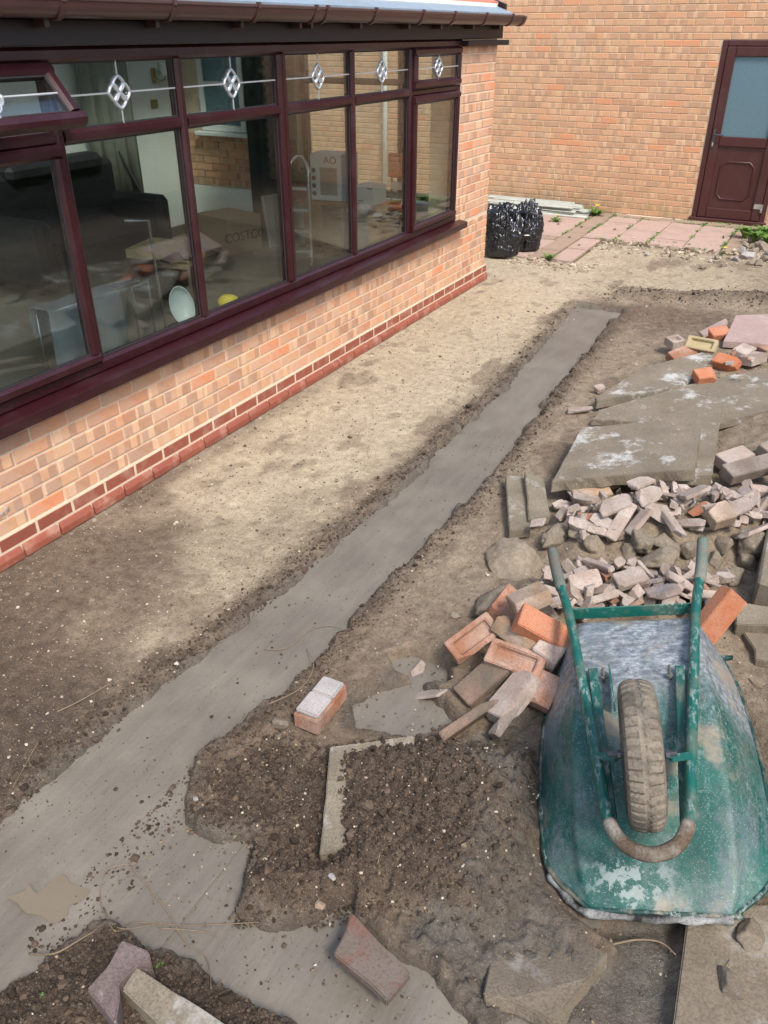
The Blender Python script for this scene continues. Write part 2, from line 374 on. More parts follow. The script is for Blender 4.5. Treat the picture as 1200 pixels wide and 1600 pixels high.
c = t.mix(n, (.27,.185,.135), (.38,.275,.205)); c = t.mix(t.math('MULTIPLY', t.rnd(), .4), c, (.24,.19,.13))
t.set(Base_Color=c, Roughness=.9); t.bump(n, .4, .003); MAT['paver'] = t.m

# wheelbarrow paint
def paint_mat(name, wear=.5, mudamt=.3, base=(.004,.105,.080), base2=(.008,.165,.125)):
    t = T(name); v = t.obj(); n = t.noise(v, 6, 6, .65); n2 = t.noise(v, 22, 6, .7); n3 = t.noise(v, 70, 4)
    c = t.mix(n, base, base2)
    sc_ = t.noise(t.scale(v, (1, .35, 1)), 55, 7, .75); pw = t.ramp(t.noise(v, 7, 4), [(.42, 0), (.62, 1)])
    c = t.mix(t.math('MULTIPLY', t.math('MULTIPLY', t.ramp(sc_, [(.52, 0), (.56, 1)]), pw), wear * 1.6), c, (.40,.44,.40))
    c = t.mix(t.math('MULTIPLY', t.ramp(t.noise(v, 9, 6, .7), [(.50, 0), (.62, 1)]), mudamt), c, (.22,.18,.13))
    t.set(Base_Color=c, Roughness=t.ramp(n, [(.35, .3), (.65, .55)])); t.bump(n3, .15, .002); return t.m
t = T('scraped_tray'); v = t.obj(); x = t.sep(v); n = t.noise(v, 5, 6, .65); n2 = t.noise(t.scale(v, (.75, 1.25, 1)), 42, 10, .80); n3 = t.noise(v, 11, 6, .7)
green = t.mix(t.ramp(n, [(.3, 0), (.7, 1)]), (.002,.050,.040), (.012,.125,.098))
scr = t.ramp(n2, [(.38, (.055,.065,.085)), (.47, (.15,.165,.185)), (.54, (.27,.29,.31)), (.60, (.46,.48,.50))])
# bare scraped steel under the flat of the tray, green on the sloping nose and sides
flat = t.ramp(t.math('ADD', x[1], t.math('MULTIPLY_ADD', n, .35, -.175)), [(.43, 0), (.60, 1)])
c = t.mix(t.math('MULTIPLY', flat, t.ramp(n, [(.25, .55), (.5, .95)])), green, scr)
pw = t.ramp(t.noise(v, 3.4, 5, .6), [(.42, 0), (.68, 1)])
scr2 = t.noise(t.scale(v, (1.2, .5, 1)), 60, 10, .82); scr3 = t.noise(t.scale(v, (.3, 1.5, 1)), 40, 9, .78)
c = t.mix(t.math('MULTIPLY', t.math('MULTIPLY', t.ramp(scr2, [(.52, 0), (.58, 1)]), pw), .75), c, (.24,.34,.33))
c = t.mix(t.math('MULTIPLY', t.math('MULTIPLY', t.ramp(scr3, [(.57, 0), (.60, 1)]), pw), .35), c, (.40,.46,.45))
nose = t.math('MULTIPLY', t.math('MULTIPLY', t.ramp(x[1], [(.0, 1), (.05, 0)]), t.ramp(t.math('ABSOLUTE', t.math('ADD', x[0], .06)), [(.05, 1), (.17, 0)])), t.ramp(t.noise(v, 19, 7, .72), [(.50, 0), (.53, 1)])); c = t.mix(t.math('MULTIPLY', nose, .7), c, (.34,.39,.37))
c = t.mix(t.math('MULTIPLY', t.ramp(t.noise(v, 8, 8, .75), [(.44, 0), (.66, 1)]), .38), c, (.20,.185,.15))
c = t.mix(t.math('MULTIPLY', t.ramp(t.noise(t.scale(v, (1, .3, 1)), 9, 8, .75), [(.50, 0), (.62, 1)]), .5), c, (.14,.17,.19))
c = t.mix(t.ramp(t.noise(v, 260, 3), [(.60, 0), (.68, .5)]), c, (.40,.42,.38))
c = t.mix(t.math('MULTIPLY', t.ramp(t.noise(v, 4.2, 5, .6), [(.58, 0), (.68, 1)]), .75), c, (.34,.27,.19))
c = t.mix(t.math('MULTIPLY', t.ramp(n3, [(.57, 0), (.63, 1)]), .25), c, (.03,.04,.05))
t.set(Base_Color=c, Roughness=t.ramp(n3, [(.3, .32), (.7, .6)]), Specular_IOR_Level=.5); t.bump(t.math('ADD', n2, t.math('MULTIPLY', n, 2.0)), .25, .006); MAT['tray'] = t.m
MAT['paint'] = paint_mat('green_frame_paint', .35, .3, (.003,.075,.058), (.007,.125,.098))
MAT['paintd'] = paint_mat('dark_green_bracket', .3, .4, (.004,.06,.047), (.006,.10,.078))
MAT['rust'] = rubble_mat('mud_caked_tube', (.085,.055,.035), (.19,.145,.105), (.36,.34,.30), .7, .3)
MAT['grip'] = rubble_mat('worn_grip', (.20,.18,.15), (.30,.28,.24), (.05,.16,.12), .5, .3)
MAT['tyre'] = rubble_mat('dusty_tyre', (.115,.10,.08), (.22,.185,.14), (.30,.255,.195), .6)
MAT['crust'] = rubble_mat('crusted_cement_edge', (.02,.02,.02), (.05,.045,.04), (.42,.42,.40), .85)
MAT['rim_edge'] = paint_mat('tray_rim_edge', .5, .7, (.006,.03,.025), (.01,.06,.05))

# ------------------------------------------------------------------ terrain shape
Y_ = np.array([-1, .96, 1.53, 2.25, 3.39, 5.40, 7.30, 9]); TL = np.array([1.17, 1.17, 1.185, 1.25, 1.28, 1.255, 1.11, 1.1])
Y2 = np.array([-1, 1.45, 1.93, 2.71, 3.79, 5.71, 7.5, 9]); TR = np.array([1.56, 1.56, 1.637, 1.644, 1.69, 1.56, 1.52, 1.52])
CZ = -.032
SL1 = pxpoly([(-60,1330),(0,1290),(200,1120),(300,1200),(285,1290),(330,1310),(395,1320),(375,1400),(345,1440),(480,1450),(540,1430),(590,1480),(690,1540),(740,1600),(740,1680),(560,1680),(480,1610),(330,1520),(240,1475),(170,1440),(100,1490),(0,1545),(-60,1570)], CZ)
SL2 = pxpoly([(555,1105),(600,1075),(660,1062),(690,1100),(720,1132),(640,1155),(560,1140)], CZ)
SL3 = pxpoly([(608,1030),(640,1022),(690,1045),(700,1075),(655,1075),(625,1055)], CZ)
MUDBR = pxpoly([(740,1610),(800,1560),(950,1490),(870,1425),(1075,1420),(1050,1680),(740,1680)], CZ)
MUDR = pxpoly([(1078,1418),(1230,1410),(1300,1680),(1050,1680)], 0)
SOILBL = pxpoly([(-120,1600),(0,1545),(110,1485),(180,1450),(250,1490),(330,1530),(450,1600),(500,1680),(-200,1760)], 0)
MOUND = pxpoly([(500,1165),(650,1150),(860,1180),(860,1380),(760,1470),(600,1430),(480,1440),(360,1440),(390,1310),(290,1290),(330,1210),(430,1140)], 0)
MOUND2 = pxpoly([(503,1172),(650,1158),(760,1165),(860,1200),(860,1380),(760,1470),(600,1430),(480,1440),(360,1440),(395,1335),(500,1338)], 0)
HEAPA = pxpoly([(860,800),(960,770),(1190,760),(1240,850),(1000,870),(890,860)], .1)
HEAPB = pxpoly([(750,1000),(840,930),(900,880),(1090,890),(1160,960),(1120,1010),(900,1000),(850,1080),(760,1100)], .05)
HEAPC = pxpoly([(1040,560),(1140,500),(1330,480),(1330,740),(1160,740),(1120,640)], .1)
MUDMID = pxpoly([(690,1160),(860,1100),(862,1420),(960,1480),(900,1600),(740,1610),(640,1520),(560,1440),(700,1400),(740,1250)])
BARROW = pxpoly([(880,1110),(960,1040),(1080,1030),(1230,1200),(1260,1425),(1060,1440),(925,1432),(835,1375),(850,1180)], 0)
BACKTR = [(1.3, 7.75), (2.2, 7.95), (4.2, 8.3), (4.2, 8.9), (2.2, 8.45), (1.2, 8.25)]
def terrain(X, Y, fine=True):
    X = np.asarray(X, float); Y = np.asarray(Y, float)
    tl = np.interp(Y, Y_, TL); tr = np.interp(Y, Y2, TR)
    en = fbm(X, Y, 5, 4, 3) * .07 if fine else 0
    d = np.minimum(np.minimum(X - tl, tr - X), 7.48 - Y) + en
    d1 = polydist(X, Y, SL1) + en
    d = np.maximum(d, np.where(Y < 2.2, d1, -9))
    h = np.zeros_like(X)
    near = sst(7.0, 3.0, Y)
    h += sst(1.6, 2.6, X) * .05 * sst(1.5, 3, Y)
    # rubble heaps
    for P_, hh, w in ((HEAPA, .15, .22), (HEAPB, .09, .2), (HEAPC, .12, .3)):
        h += hh * sst(-w * .5, w, polydist(X, Y, P_))
    mo = polydist(X, Y, MOUND); h += .095 * sst(-.02, .16, polydist(X, Y, MOUND2)) + .012 * sst(-.04, .1, mo)
    bl = polydist(X, Y, SOILBL); h += .07 * sst(-.05, .2, bl)
    h += .22 * sst(3.5, 4.3, X) * sst(1.2, 3.0, Y) * sst(9, 7, Y)          # bank along the garden side
    h += .05 * sst(.0, .18, polydist(X, Y, BACKTR)) - .0
    h += .012 * np.exp(-((d + .05) / .045) ** 2)                              # spoil along the footing edge
    if fine:
        pk = sst(1.15, .7, X)
        rough = 1 - .72 * pk
        h += fbm(X, Y, 1.7, 3, 21) * .02 * rough
        h += fbm(X, Y, 7, 4, 5) * .016 * rough
        cl = fbm(X, Y, 22, 3, 9, .6) * sst(9.5, 5.0, Y) + fbm(X, Y, 12, 2, 10) * .6 * sst(5.0, 9.5, Y)
        soft = np.clip(sst(-.05, .06, mo) + sst(-.05, .05, bl) + .5 * np.exp(-((d + .07) / .09) ** 2) + sst(.0, .15, polydist(X, Y, BACKTR)), 0, 1)
        h += (np.abs(cl) * .05 - .008) * (.12 + .9 * soft) * (1 - .6 * pk * (1 - soft))
        h += fbm(X, Y, 55, 2, 33) * .009 * (.3 + soft) * sst(7.0, 3.5, Y)
        mm_ = sst(-.03, .08, polydist(X, Y, MUDMID))
        h += mm_ * (np.abs(fbm(X, Y, 13, 4, 61, .55)) * .055 - .012)
        md = np.maximum(polydist(X, Y, MUDBR), polydist(X, Y, MUDR))
        h = np.where(md > 0, h * (1 - .6 * sst(0, .06, md)), h)
    bw = sst(-.06, .04, polydist(X, Y, BARROW)); h = h * (1 - bw) + (-.018 + .25 * (h - .03)) * bw
    dip = np.maximum(np.maximum(d, polydist(X, Y, SL2) + en * .8), polydist(X, Y, SL3) + en * .7)
    k = sst(-.02, .016, dip)
    h = h * (1 - k) + (CZ - .035) * k
    h -= .05 * sst(0, .05, polydist(X, Y, MUDBR)) * (1 - k)
    return h
def tz(x, y): return float(terrain(np.array([x]), np.array([y]), False)[0])
def onground(px, py, off=0.0):
    z = 0.0
    for _ in range(12):
        p = U(px, py, z + off); z = .5 * z + .5 * tz(p.x, p.y)
    p = U(px, py, z + off); return p

def stretch(lo, hi, a, b, step, outer):
    c = list(np.arange(a, b, step)); 
    s = step; v = a; L = []
    while v > lo: s *= 1.45; v -= s; L.append(v)
    s = step; v = c[-1]; Rr = []
    while v < hi: s *= 1.45; v += s; Rr.append(v)
    return np.array(L[::-1] + c + Rr)
xs = stretch(-60, 60, -.12, 4.0, .0078, 0)
yy = [.42]
while yy[-1] < 9.2: yy.append(yy[-1] + .0052 + .0026 * yy[-1])
L = []; s = .01; v_ = .42
while v_ > -60: s *= 1.45; v_ -= s; L.append(v_)
Rr = []; s = .03; v_ = yy[-1]
while v_ < 90: s *= 1.35; v_ += s; Rr.append(v_)
ys = np.array(L[::-1] + yy + Rr)
GX, GY = np.meshgrid(xs, ys)
GZ = terrain(GX, GY)
GZ = np.where(GX < -.05, -.25, GZ); GZ = np.where((GX > -.05) & (GX < .05), np.minimum(GZ, .03), GZ)
PAT = 8.95
GZ = np.where((GY > PAT) & (GX < .62), GZ * .3 - .035, GZ)
GZ = np.where((GY > 10.25) & (GX < 2.2), GZ * .2 - .045, GZ)
GZ = np.where((GX > -.4) & (GX < 0.05) & (GY > 7.95) & (GY < PAT), np.maximum(terrain(GX, GY), -.02), GZ)
GZ = np.where((GX < 0) & (GY > 8.0) & (GY < 12), np.maximum(GZ, -.03), GZ)
nx, ny = len(xs), len(ys)
verts = np.stack([GX.ravel(), GY.ravel(), GZ.ravel()], 1)
ii = np.arange(nx * ny).reshape(ny, nx)
quads = np.stack([ii[:-1, :-1], ii[:-1, 1:], ii[1:, 1:], ii[1:, :-1]], -1).reshape(-1, 4)
me = bpy.data.meshes.new('ground'); me.vertices.add(len(verts)); me.vertices.foreach_set('co', verts.ravel())
me.loops.add(quads.size); me.loops.foreach_set('vertex_index', quads.ravel().astype(np.int32))
me.polygons.add(len(quads)); me.polygons.foreach_set('loop_start', np.arange(0, quads.size, 4, dtype=np.int32))
me.polygons.foreach_set('use_smooth', np.ones(len(quads), bool)); me.update(calc_edges=True)
# what lies where: dry hardcore / wet cement mud / dark humus
nz = fbm(GX, GY, 1.3, 4, 41); nz2 = fbm(GX, GY, 4.5, 4, 43); nz3 = fbm(GX * 1.0, GY * .55, 2.2, 4, 47)
tl = np.interp(GY, Y_, TL); tr = np.interp(GY, Y2, TR); ed = np.minimum(GX - tl, tr - GX)
ed = np.maximum(np.minimum(ed, 7.5 - GY), np.where(GY < 2.2, polydist(GX, GY, SL1), -9))
dry = sst(1.35, .95, GX) * sst(1.7, 3.4, GY + nz * 1.6) * .95
dry = np.maximum(dry, sst(7.5, 8.3, GY + nz * .6) * sst(3.2, 2.0, GX) * .8)
dry = np.maximum(dry, .32 * sst(1.6, 3.0, GY) * sst(1.6, 1.75, GX) * sst(7.5, 6.5, GY))
dry = dry * (1 - .6 * sst(.18, .34, nz3)) * (1 - .45 * sst(.24, .4, nz2))
dry = dry * (1 - .5 * sst(.22, .05, GX) * sst(5.5, 4, GY))
dry += .2 * nz2 * dry
bt = polydist(GX, GY, BACKTR)
mudm = np.maximum.reduce([sst(-.03, .05, np.maximum(polydist(GX, GY, MUDBR), polydist(GX, GY, MUDR) - .02) + nz2 * .08) * .95,
    sst(-.05, .03, polydist(GX, GY, SL2) + nz2 * .1) * .8, sst(-.07, .02, ed + nz2 * .04) * .75,
    sst(-.04, .08, polydist(GX, GY, MUDMID) + nz2 * .16) * .9])
mo = polydist(GX, GY, MOUND); bl = polydist(GX, GY, SOILBL)
darkm = np.maximum.reduce([sst(-.03, .08, mo + nz2 * .12) * .8, sst(-.05, .05, bl + nz2 * .08) * 1.0, .75 * np.exp(-((ed + .05) / .06) ** 2) * (.6 + nz2),
    sst(-.02, .15, bt) * .55, .5 * sst(3.1, 3.6, GX) * sst(1.5, 2.5, GY) * sst(8, 7, GY), .75 * sst(2.0, 1.2, GY + .4 * nz) * sst(1.3, 1.1, GX),
    .7 * sst(-.06, .03, polydist(GX, GY, SL2) + nz2 * .1) * sst(.06, .0, polydist(GX, GY, SL2)),
    .8 * sst(.25, .42, nz3) * sst(1.2, 1.0, GX) * sst(3.2, 2.2, GY)])
darkm = darkm * (1 - mudm * .75)
mudm = np.where(mo > .05, mudm * (.45 + .55 * sst(-.15, .1, nz2 + .3 * (GX - 2.35))), mudm)
colr = np.stack([np.clip(dry, 0, 1), np.clip(mudm, 0, 1), np.clip(darkm, 0, 1), np.ones_like(dry)], -1).reshape(-1, 4)
ca = me.color_attributes.new('soil', 'FLOAT_COLOR', 'POINT'); ca.data.foreach_set('color', colr.ravel().astype(np.float32))
g = link('ground', me, MAT['soil']); tag(g, 'churned building site soil, pale and packed beside the brick wall', 'ground', kind='structure')

# wet concrete in the footing trench, slurry spills, water
def sheet(name, x0, x1, y0, y1, z, m, step, amp, label, cat):
    X, Y = np.meshgrid(np.arange(x0, x1, step), np.arange(y0, y1, step * 1.5))
    Z = z + fbm(X * 2.2, Y * .5, 3, 3, 71) * amp + fbm(X, Y, 9, 3, 72) * amp * .5
    a, b = X.shape; i = np.arange(a * b).reshape(a, b)
    q = np.stack([i[:-1, :-1], i[:-1, 1:], i[1:, 1:], i[1:, :-1]], -1).reshape(-1, 4)
    o = link(name, pyd(name, np.stack([X.ravel(), Y.ravel(), Z.ravel()], 1).tolist(), q.tolist(), True), m)
    return tag(o, label, cat, kind='structure')
sheet('concrete_footing', .95, 1.92, .2, 7.62, CZ, MAT['concrete'], .02, .006, 'long strip of wet grey concrete poured in the footing trench', 'concrete')
sheet('cement_slurry', 1.80, 3.0, .5, 2.6, CZ - .006, MAT['concrete'], .02, .007, 'spilled grey cement slurry in the hollows beside the footing', 'slurry')
def flatpoly(name, pts, z, m, label, cat):
    v = [U(*p, z) for p in catmull(pts + [pts[0]], 5)[:-1]]
    me = pyd(name, v, [tuple(range(len(v)))[::-1]]); bm = bmesh.new(); bm.from_mesh(me); bmesh.ops.recalc_face_normals(bm, faces=bm.faces)
    if bm.faces[0].normal.z < 0: bmesh.ops.reverse_faces(bm, faces=bm.faces)
    bm.to_mesh(me); bm.free()
    return tag(link(name, me, m), label, cat, kind='structure')
flatpoly('puddle', [(10,1402),(38,1392),(44,1380),(58,1395),(80,1376),(98,1366),(112,1380),(140,1392),(126,1408),(108,1416),(104,1430),(84,1443),(62,1430),(40,1426),(28,1412)], CZ + .0075, MAT['puddle'], 'shallow tan puddle standing on the wet concrete', 'puddle')

# ------------------------------------------------------------------ conservatory
cons = thing('conservatory', 'brick conservatory with a band of dark rosewood framed leaded windows', 'conservatory', (0, 0, 0))
MULL = [1.10, 1.94, 2.775, 3.605, 4.50, 5.335, 6.20, 7.085]
WEND = 7.89; Z0 = -.012
def brick_mesh(name, L, Hh, D=.03, ch=.004):
    """brick face: length along Y, proud side +X"""
    v = []; 
    for x, i in ((-D, 0), (-ch, 0), (0, ch)):
        v += [(x, -L/2+i, -Hh/2+i), (x, L/2-i, -Hh/2+i), (x, L/2-i, Hh/2-i), (x, -L/2+i, Hh/2-i)]
    f = [(8, 9, 10, 11)]
    for a in (0, 4):
        for k in range(4): f.append((a+k, a+(k+1)%4, a+4+(k+1)%4, a+4+k))
    return pyd(name, v, f)
bcache = {}
def bmesh_for(L, Hh=.065, m='brick', D=.03):
    key = (round(L, 3), Hh, m)
    if key not in bcache:
        me = brick_mesh('brick', L, Hh, D); me.materials.append(MAT[m]); bcache[key] = me
    return bcache[key]
wallp = MB().box(-.11, -.005, .2, WEND - .004, -.2, .640).build('dwarf_wall', MAT['mortar'], cons)
pierp = MB().box(-.28, -.005, 7.125, WEND - .004, .640, 2.135).build('brick_pier', MAT['mortar'], cons)
plinp = MB().box(-.004, .0145, .2, WEND + .012, -.25, .148).build('plinth', MAT['mortar'], cons)
faraway = MB()
def put_brick(par, yc, zc, L, x=0.0, m='brick', Hh=.065):
    if yc < 1.55:
        a = bmesh_for(L, Hh, m); faraway.add([(v.co.x + x, v.co.y + yc, v.co.z + zc) for v in a.vertices], [tuple(p.vertices) for p in a.polygons]); return
    o = link('brick', bmesh_for(L, Hh, m), None, par); o.location = (x + random.uniform(-.0012, .0012), yc, zc)
    o.rotation_euler = (random.uniform(-.004, .004), 0, random.uniform(-.006, .006))
def course(par, z, y0, y1, off, x=0.0, m='brick', Hh=.065):
    y = y1 + off
    while y > y0:
        a = max(y - .215, y0); b = min(y, y1)
        if b - a > .03: put_brick(par, (a + b) / 2, z, b - a, x, m, Hh)
        y -= .225
zc = .15
k = 0
while zc + .0325 < .70:
    course(wallp, zc + .0375 if zc + .07 < .645 else zc + .025, .3, WEND, 0 if k % 2 else .1125, 0, 'brick', .065 if zc + .07 < .645 else .042)
    zc += .075; k += 1
    if zc > .61: break
zc2 = zc
while zc2 < 2.07:
    course(pierp, zc2 + .0375, 7.13, WEND, 0 if k % 2 else .1125); zc2 += .075; k += 1
course(plinp, .1125, .3, WEND + .02, .1125, .016, 'plinth')
# sloping plinth course
def plinth_mesh(L):
    key = ('pl', round(L, 3))
    if key not in bcache:
        pr = [(-.03, -.0325), (.030, -.0325), (.031, .004), (.017, .0325), (-.03, .0325)]
        mb = MB(); n = 5; h = L / 2 - .001
        mb.add([(a, -h, b) for a, b in pr] + [(a, h, b) for a, b in pr], [(i, (i+1) % n, n + (i+1) % n, n + i) for i in range(n)] + [tuple(range(n))[::-1], tuple(range(n, 2*n))])
        me = mb.mesh('brick'); bevel_mesh(me, .003); me.materials.append(MAT['plinth']); bcache[key] = me
    return bcache[key]
for kk, (zq, offq) in enumerate(((.0375, 0), (-.0375, .1125))):
    y = WEND + .02 + offq
    while y > 1.4:
        a = y - .215; b = min(y, WEND + .02)
        if kk == 0: o = link('brick', plinth_mesh(b - a), None, plinp)
        else: o = link('brick', bmesh_for(b - a, .065, 'plinth', .04), None, plinp)
        o.location = (0.004 if kk == 0 else .037, (a + b) / 2, zq); y -= .225
if faraway.v:
    o = faraway.build('brick', MAT['brick_far'], wallp); o['kind'] = 'stuff'
# end wall of the conservatory, room behind the glass
MB().box(-3.5, -.284, 7.61, WEND - .004, -.2, .70).build('end_dwarf_wall', MAT['plaster'], cons)
ew = MB().box(-3.5, -2.02, 7.63, WEND - .004, .704, 2.4).build('end_wall', MAT['mortar'], cons)
mb = MB(); z = .72; k = 0
while z < 1.24:
    x = -3.49 + (0 if k % 2 else -.1125)
    while x < -2.1:
        a = max(x, -3.49); b = min(x + .215, -2.03)
        if b - a > .03: mb.box(a, b, 7.618, 7.64, z, z + .065)
        x += .225
    z += .075; k += 1
o = mb.build('brick', MAT['brick_far'], ew); o['kind'] = 'stuff'
wf = MB(); wf.box(-3.22, -3.16, 7.585, 7.628, 1.27, 2.2).box(-2.70, -2.64, 7.585, 7.628, 1.27, 2.2).box(-3.16, -2.70, 7.585, 7.628, 2.14, 2.2).box(-3.16, -2.70, 7.585, 7.628, 1.27, 1.33).box(-3.16, -2.70, 7.587, 7.626, 1.70, 1.74)
o = wf.build('white_window', MAT['white'], cons, bevel=.005)
MB().box(-3.28, -2.58, 7.52, 7.628, 1.225, 1.265).build('sill', MAT['white'], o, bevel=.006)
MB().box(-3.155, -2.705, 7.605, 7.612, 1.335, 2.135).build('pane', MAT['obscure'], o)
fe = MB()
for x in (-.31, -.88, -1.44, -1.98): fe.box(x - .03, x + .03, 7.70, 7.77, .80, 2.06)
fe.box(-2.01, -.284, 7.698, 7.772, .735, .80).box(-2.01, -.284, 7.698, 7.772, 2.06, 2.13).box(-2.01, -.284, 7.702, 7.768, 1.745, 1.80)
fe = fe.build('end_window_frame', MAT['frame'], cons, bevel=.006)
for a, b in ((-.85, -.34), (-1.41, -.91), (-1.95, -1.47)):
    for c, d in ((.80, 1.745), (1.80, 2.06)): MB().box(a, b, 7.732, 7.738, c, d).build('pane', MAT['glass'], fe)
MB().box(-3.62, -3.5, -.6, WEND - .004, -.2, 2.42).build('rear_wall', MAT['plaster'], cons)
MB().box(-3.5, -.112, -.6, -.45, -.2, .70).build('side_wall', MAT['plaster'], cons)  # unseen side, left open above this height to let more light in
MB().box(-1.95, -1.85, -.55, -.48, .70, 2.36).build('side_post', MAT['frame'], cons)
MB().box(-3.499, -.111, -.449, 7.609, -.1, .2).build('room_floor', MAT['floor'], cons)
MB().box(-3.499, -3.478, -.44, 7.6, .203, .30).build('skirting_board', simple('dark_skirting', (.10,.085,.07), .5), cons)
MB().box(-2.2, -.02, -.449, 7.88, 2.36, 2.40).box(-3.499, -2.85, -.449, 7.88, 2.36, 2.40).box(-2.85, -2.2, 7.2, 7.88, 2.36, 2.40).box(-2.85, -2.2, -.449, 2.4, 2.36, 2.40).build('ceiling', MAT['plaster'], cons)  # gap left below the added roof glazing so sky light reaches the room

# sill, frames
sl = MB(); sl.ext([(0, .012), (0, .06), (.085, .052), (.105, .046), (.105, -.002), (.09, -.002), (.09, .030)], (-.02, .2, .645), (-.02, 7.20, .645)); sl.build('window_sill', MAT['frame'], cons, autos=30)
def bar(mb, p0, p1, w, out=.0, dep=.065, ch=.014):
    """frame bar on the wall plane, faces +X; out = how far the face stands from x=0"""
    mb.ext([(-w/2, out-dep), (-w/2, out-ch), (-w/2+ch, out), (w/2-ch, out), (w/2, out-ch), (w/2, out-dep)], p0, p1, (1, 0, 0)); return mb
FB, FH, TRZ = .700, 2.135, 1.785
mb = MB(); bar(mb, (0, .2, FB+.035), (0, 7.118, FB+.035), .07); bar(mb, (0, .2, FH-.03), (0, 7.118, FH-.03), .06); bar(mb, (0, 7.085, FB+.072), (0, 7.085, FH-.062), .062, -.001)
frame = mb.build('window_frame', MAT['frame'], cons)
for y in MULL[1:-1]:
    w = .085 if abs(y - 4.5) < .01 else .052
    mb = bar(MB(), (0, y, FB+.071), (0, y, FH-.061), w, .004 if w > .06 else -.002)
    if w > .06: mb.box(-.02, .0065, y - .004, y + .004, FB + .075, FH - .065)
    mb.build('mullion', MAT['frame'], frame)
for a, b in zip(MULL[:-1], MULL[1:]):
    if a < 1: continue
    bar(MB(), (0, a + .028, TRZ), (0, b - .028, TRZ), .055, -.003).build('transom', MAT['frame'], frame)
def petal(c, d, s, mb):
    """one lens-shaped bevel of the rosette, in the YZ plane"""
    c = Vector(c); d = Vector(d); n = Vector((0, -d.z, d.y)); pts = []
    for k in range(13):
        u = k / 6.0 - 1; pts.append(c + d * (s * (1 + u) * .5 + .001) + n * (s * .52 * (1 - abs(u) ** 1.7)))
    for k in range(11, 0, -1):
        u = k / 6.0 - 1; pts.append(c + d * (s * (1 + u) * .5 + .001) - n * (s * .52 * (1 - abs(u) ** 1.7)))
    pts.append(pts[0]); mb.tube(pts, .0085, 6, False)
def leading(par, y0, y1, z0, z1, x=-.026, M4=None):
    yc, zc = (y0 + y1) / 2, (z0 + z1) / 2; s = .068
    ro = MB()
    for d in ((0, 1, 0), (0, -1, 0), (0, 0, 1), (0, 0, -1)): petal((x, yc, zc), d, s, ro)
    le = MB(); h = .0035
    le.box(x - .003, x + .003, y0, yc - s, zc - h, zc + h).box(x - .003, x + .003, yc + s, y1, zc - h, zc + h)
    le.box(x - .003, x + .003, yc - h*.7, yc + h*.7, z0, zc - s).box(x - .003, x + .003, yc - h*.7, yc + h*.7, zc + s, z1)
    a = le.build('leading', MAT['came'], par); b = ro.build('bevelled_rosette', MAT['bevel'], par, smooth=True)
    return a, b
def pane(par, y0, y1, z0, z1, x=-.03):
    o = MB().box(x - .004, x + .0, y0, y1, z0, z1).box(x - .024, x - .020, y0, y1, z0, z1).build('pane', MAT['glass'], par)   # sealed double-glazed unit
    g_ = MB(); e = .007                                         # black gasket round the glass
    g_.box(x, x + .005, y0, y0 + e, z0, z1).box(x, x + .005, y1 - e, y1, z0, z1).box(x, x + .005, y0 + e, y1 - e, z0, z0 + e).box(x, x + .005, y0 + e, y1 - e, z1 - e, z1)
    g_.build('gasket', MAT['ink'], par); return o
def sash(name, y0, y1, z0, z1, w=.055, out=.024, lead=False, hinge=None, ang=0):
    mb = MB()
    bar(mb, (0, y0, z0 + w/2), (0, y1, z0 + w/2), w, out, .05); bar(mb, (0, y0, z1 - w/2), (0, y1, z1 - w/2), w, out, .05)
    bar(mb, (0, y0 + w/2, z0 + w), (0, y0 + w/2, z1 - w), w, out - .001, .048); bar(mb, (0, y1 - w/2, z0 + w), (0, y1 - w/2, z1 - w), w, out - .001, .048)
    mbv = mb
    if hinge:
        mbv.v = [(x - hinge[0], y, z - hinge[1]) for x, y, z in mbv.v]
    o = mbv.build(name, MAT['frame'], cons)
    ox, oz = hinge if hinge else (0, 0)
    pane(o, y0 + w, y1 - w, z0 + w - oz, z1 - w - oz, .002 - ox)
    if lead: leading(o, y0 + w, y1 - w, z0 + w - oz, z1 - w - oz, .008 - ox)
    if hinge: o.location = (hinge[0], 0, hinge[1]); o.rotation_euler = (0, -ang, 0)
    return o
for i, (a, b) in enumerate(zip(MULL[:-1], MULL[1:])):
    if a < 1: continue
    a2, b2 = a + (.044 if abs(a - 4.5) < .01 else .027), b - (.044 if abs(b - 4.5) < .01 else .027)
    opener = i in (1, 6)
    if opener:
        sash('casement_sash', a2 - .012, b2 + .012, FB + .060, TRZ - .022)
        if i == 1: sash('top_hung_sash', a2 - .012, b2 + .012, TRZ + .016, FH - .05, lead=True, hinge=(.02, FH - .05), ang=R(40))
        else: sash('top_hung_sash', a2 - .012, b2 + .012, TRZ + .022, FH - .05, lead=True)
    else:
        pane(frame, a2, b2, FB + .07, TRZ - .028); pane(frame, a2, b2, TRZ + .028, FH - .06)
        leading(frame, a2, b2, TRZ + .028, FH - .06)
MB().tube(catmull([(.003, 1.90, .263), (.012, 1.95, .262), (.016, 2.0, .268), (.012, 2.06, .282)], 4), .004, 6).build('cable_clip', MAT['chrome'], cons, smooth=True)
# friction stays of the open sash
MB().box(.01, .018, 2.735, 2.747, 1.86, 2.07).build('window_stay', MAT['dkmetal'], cons)

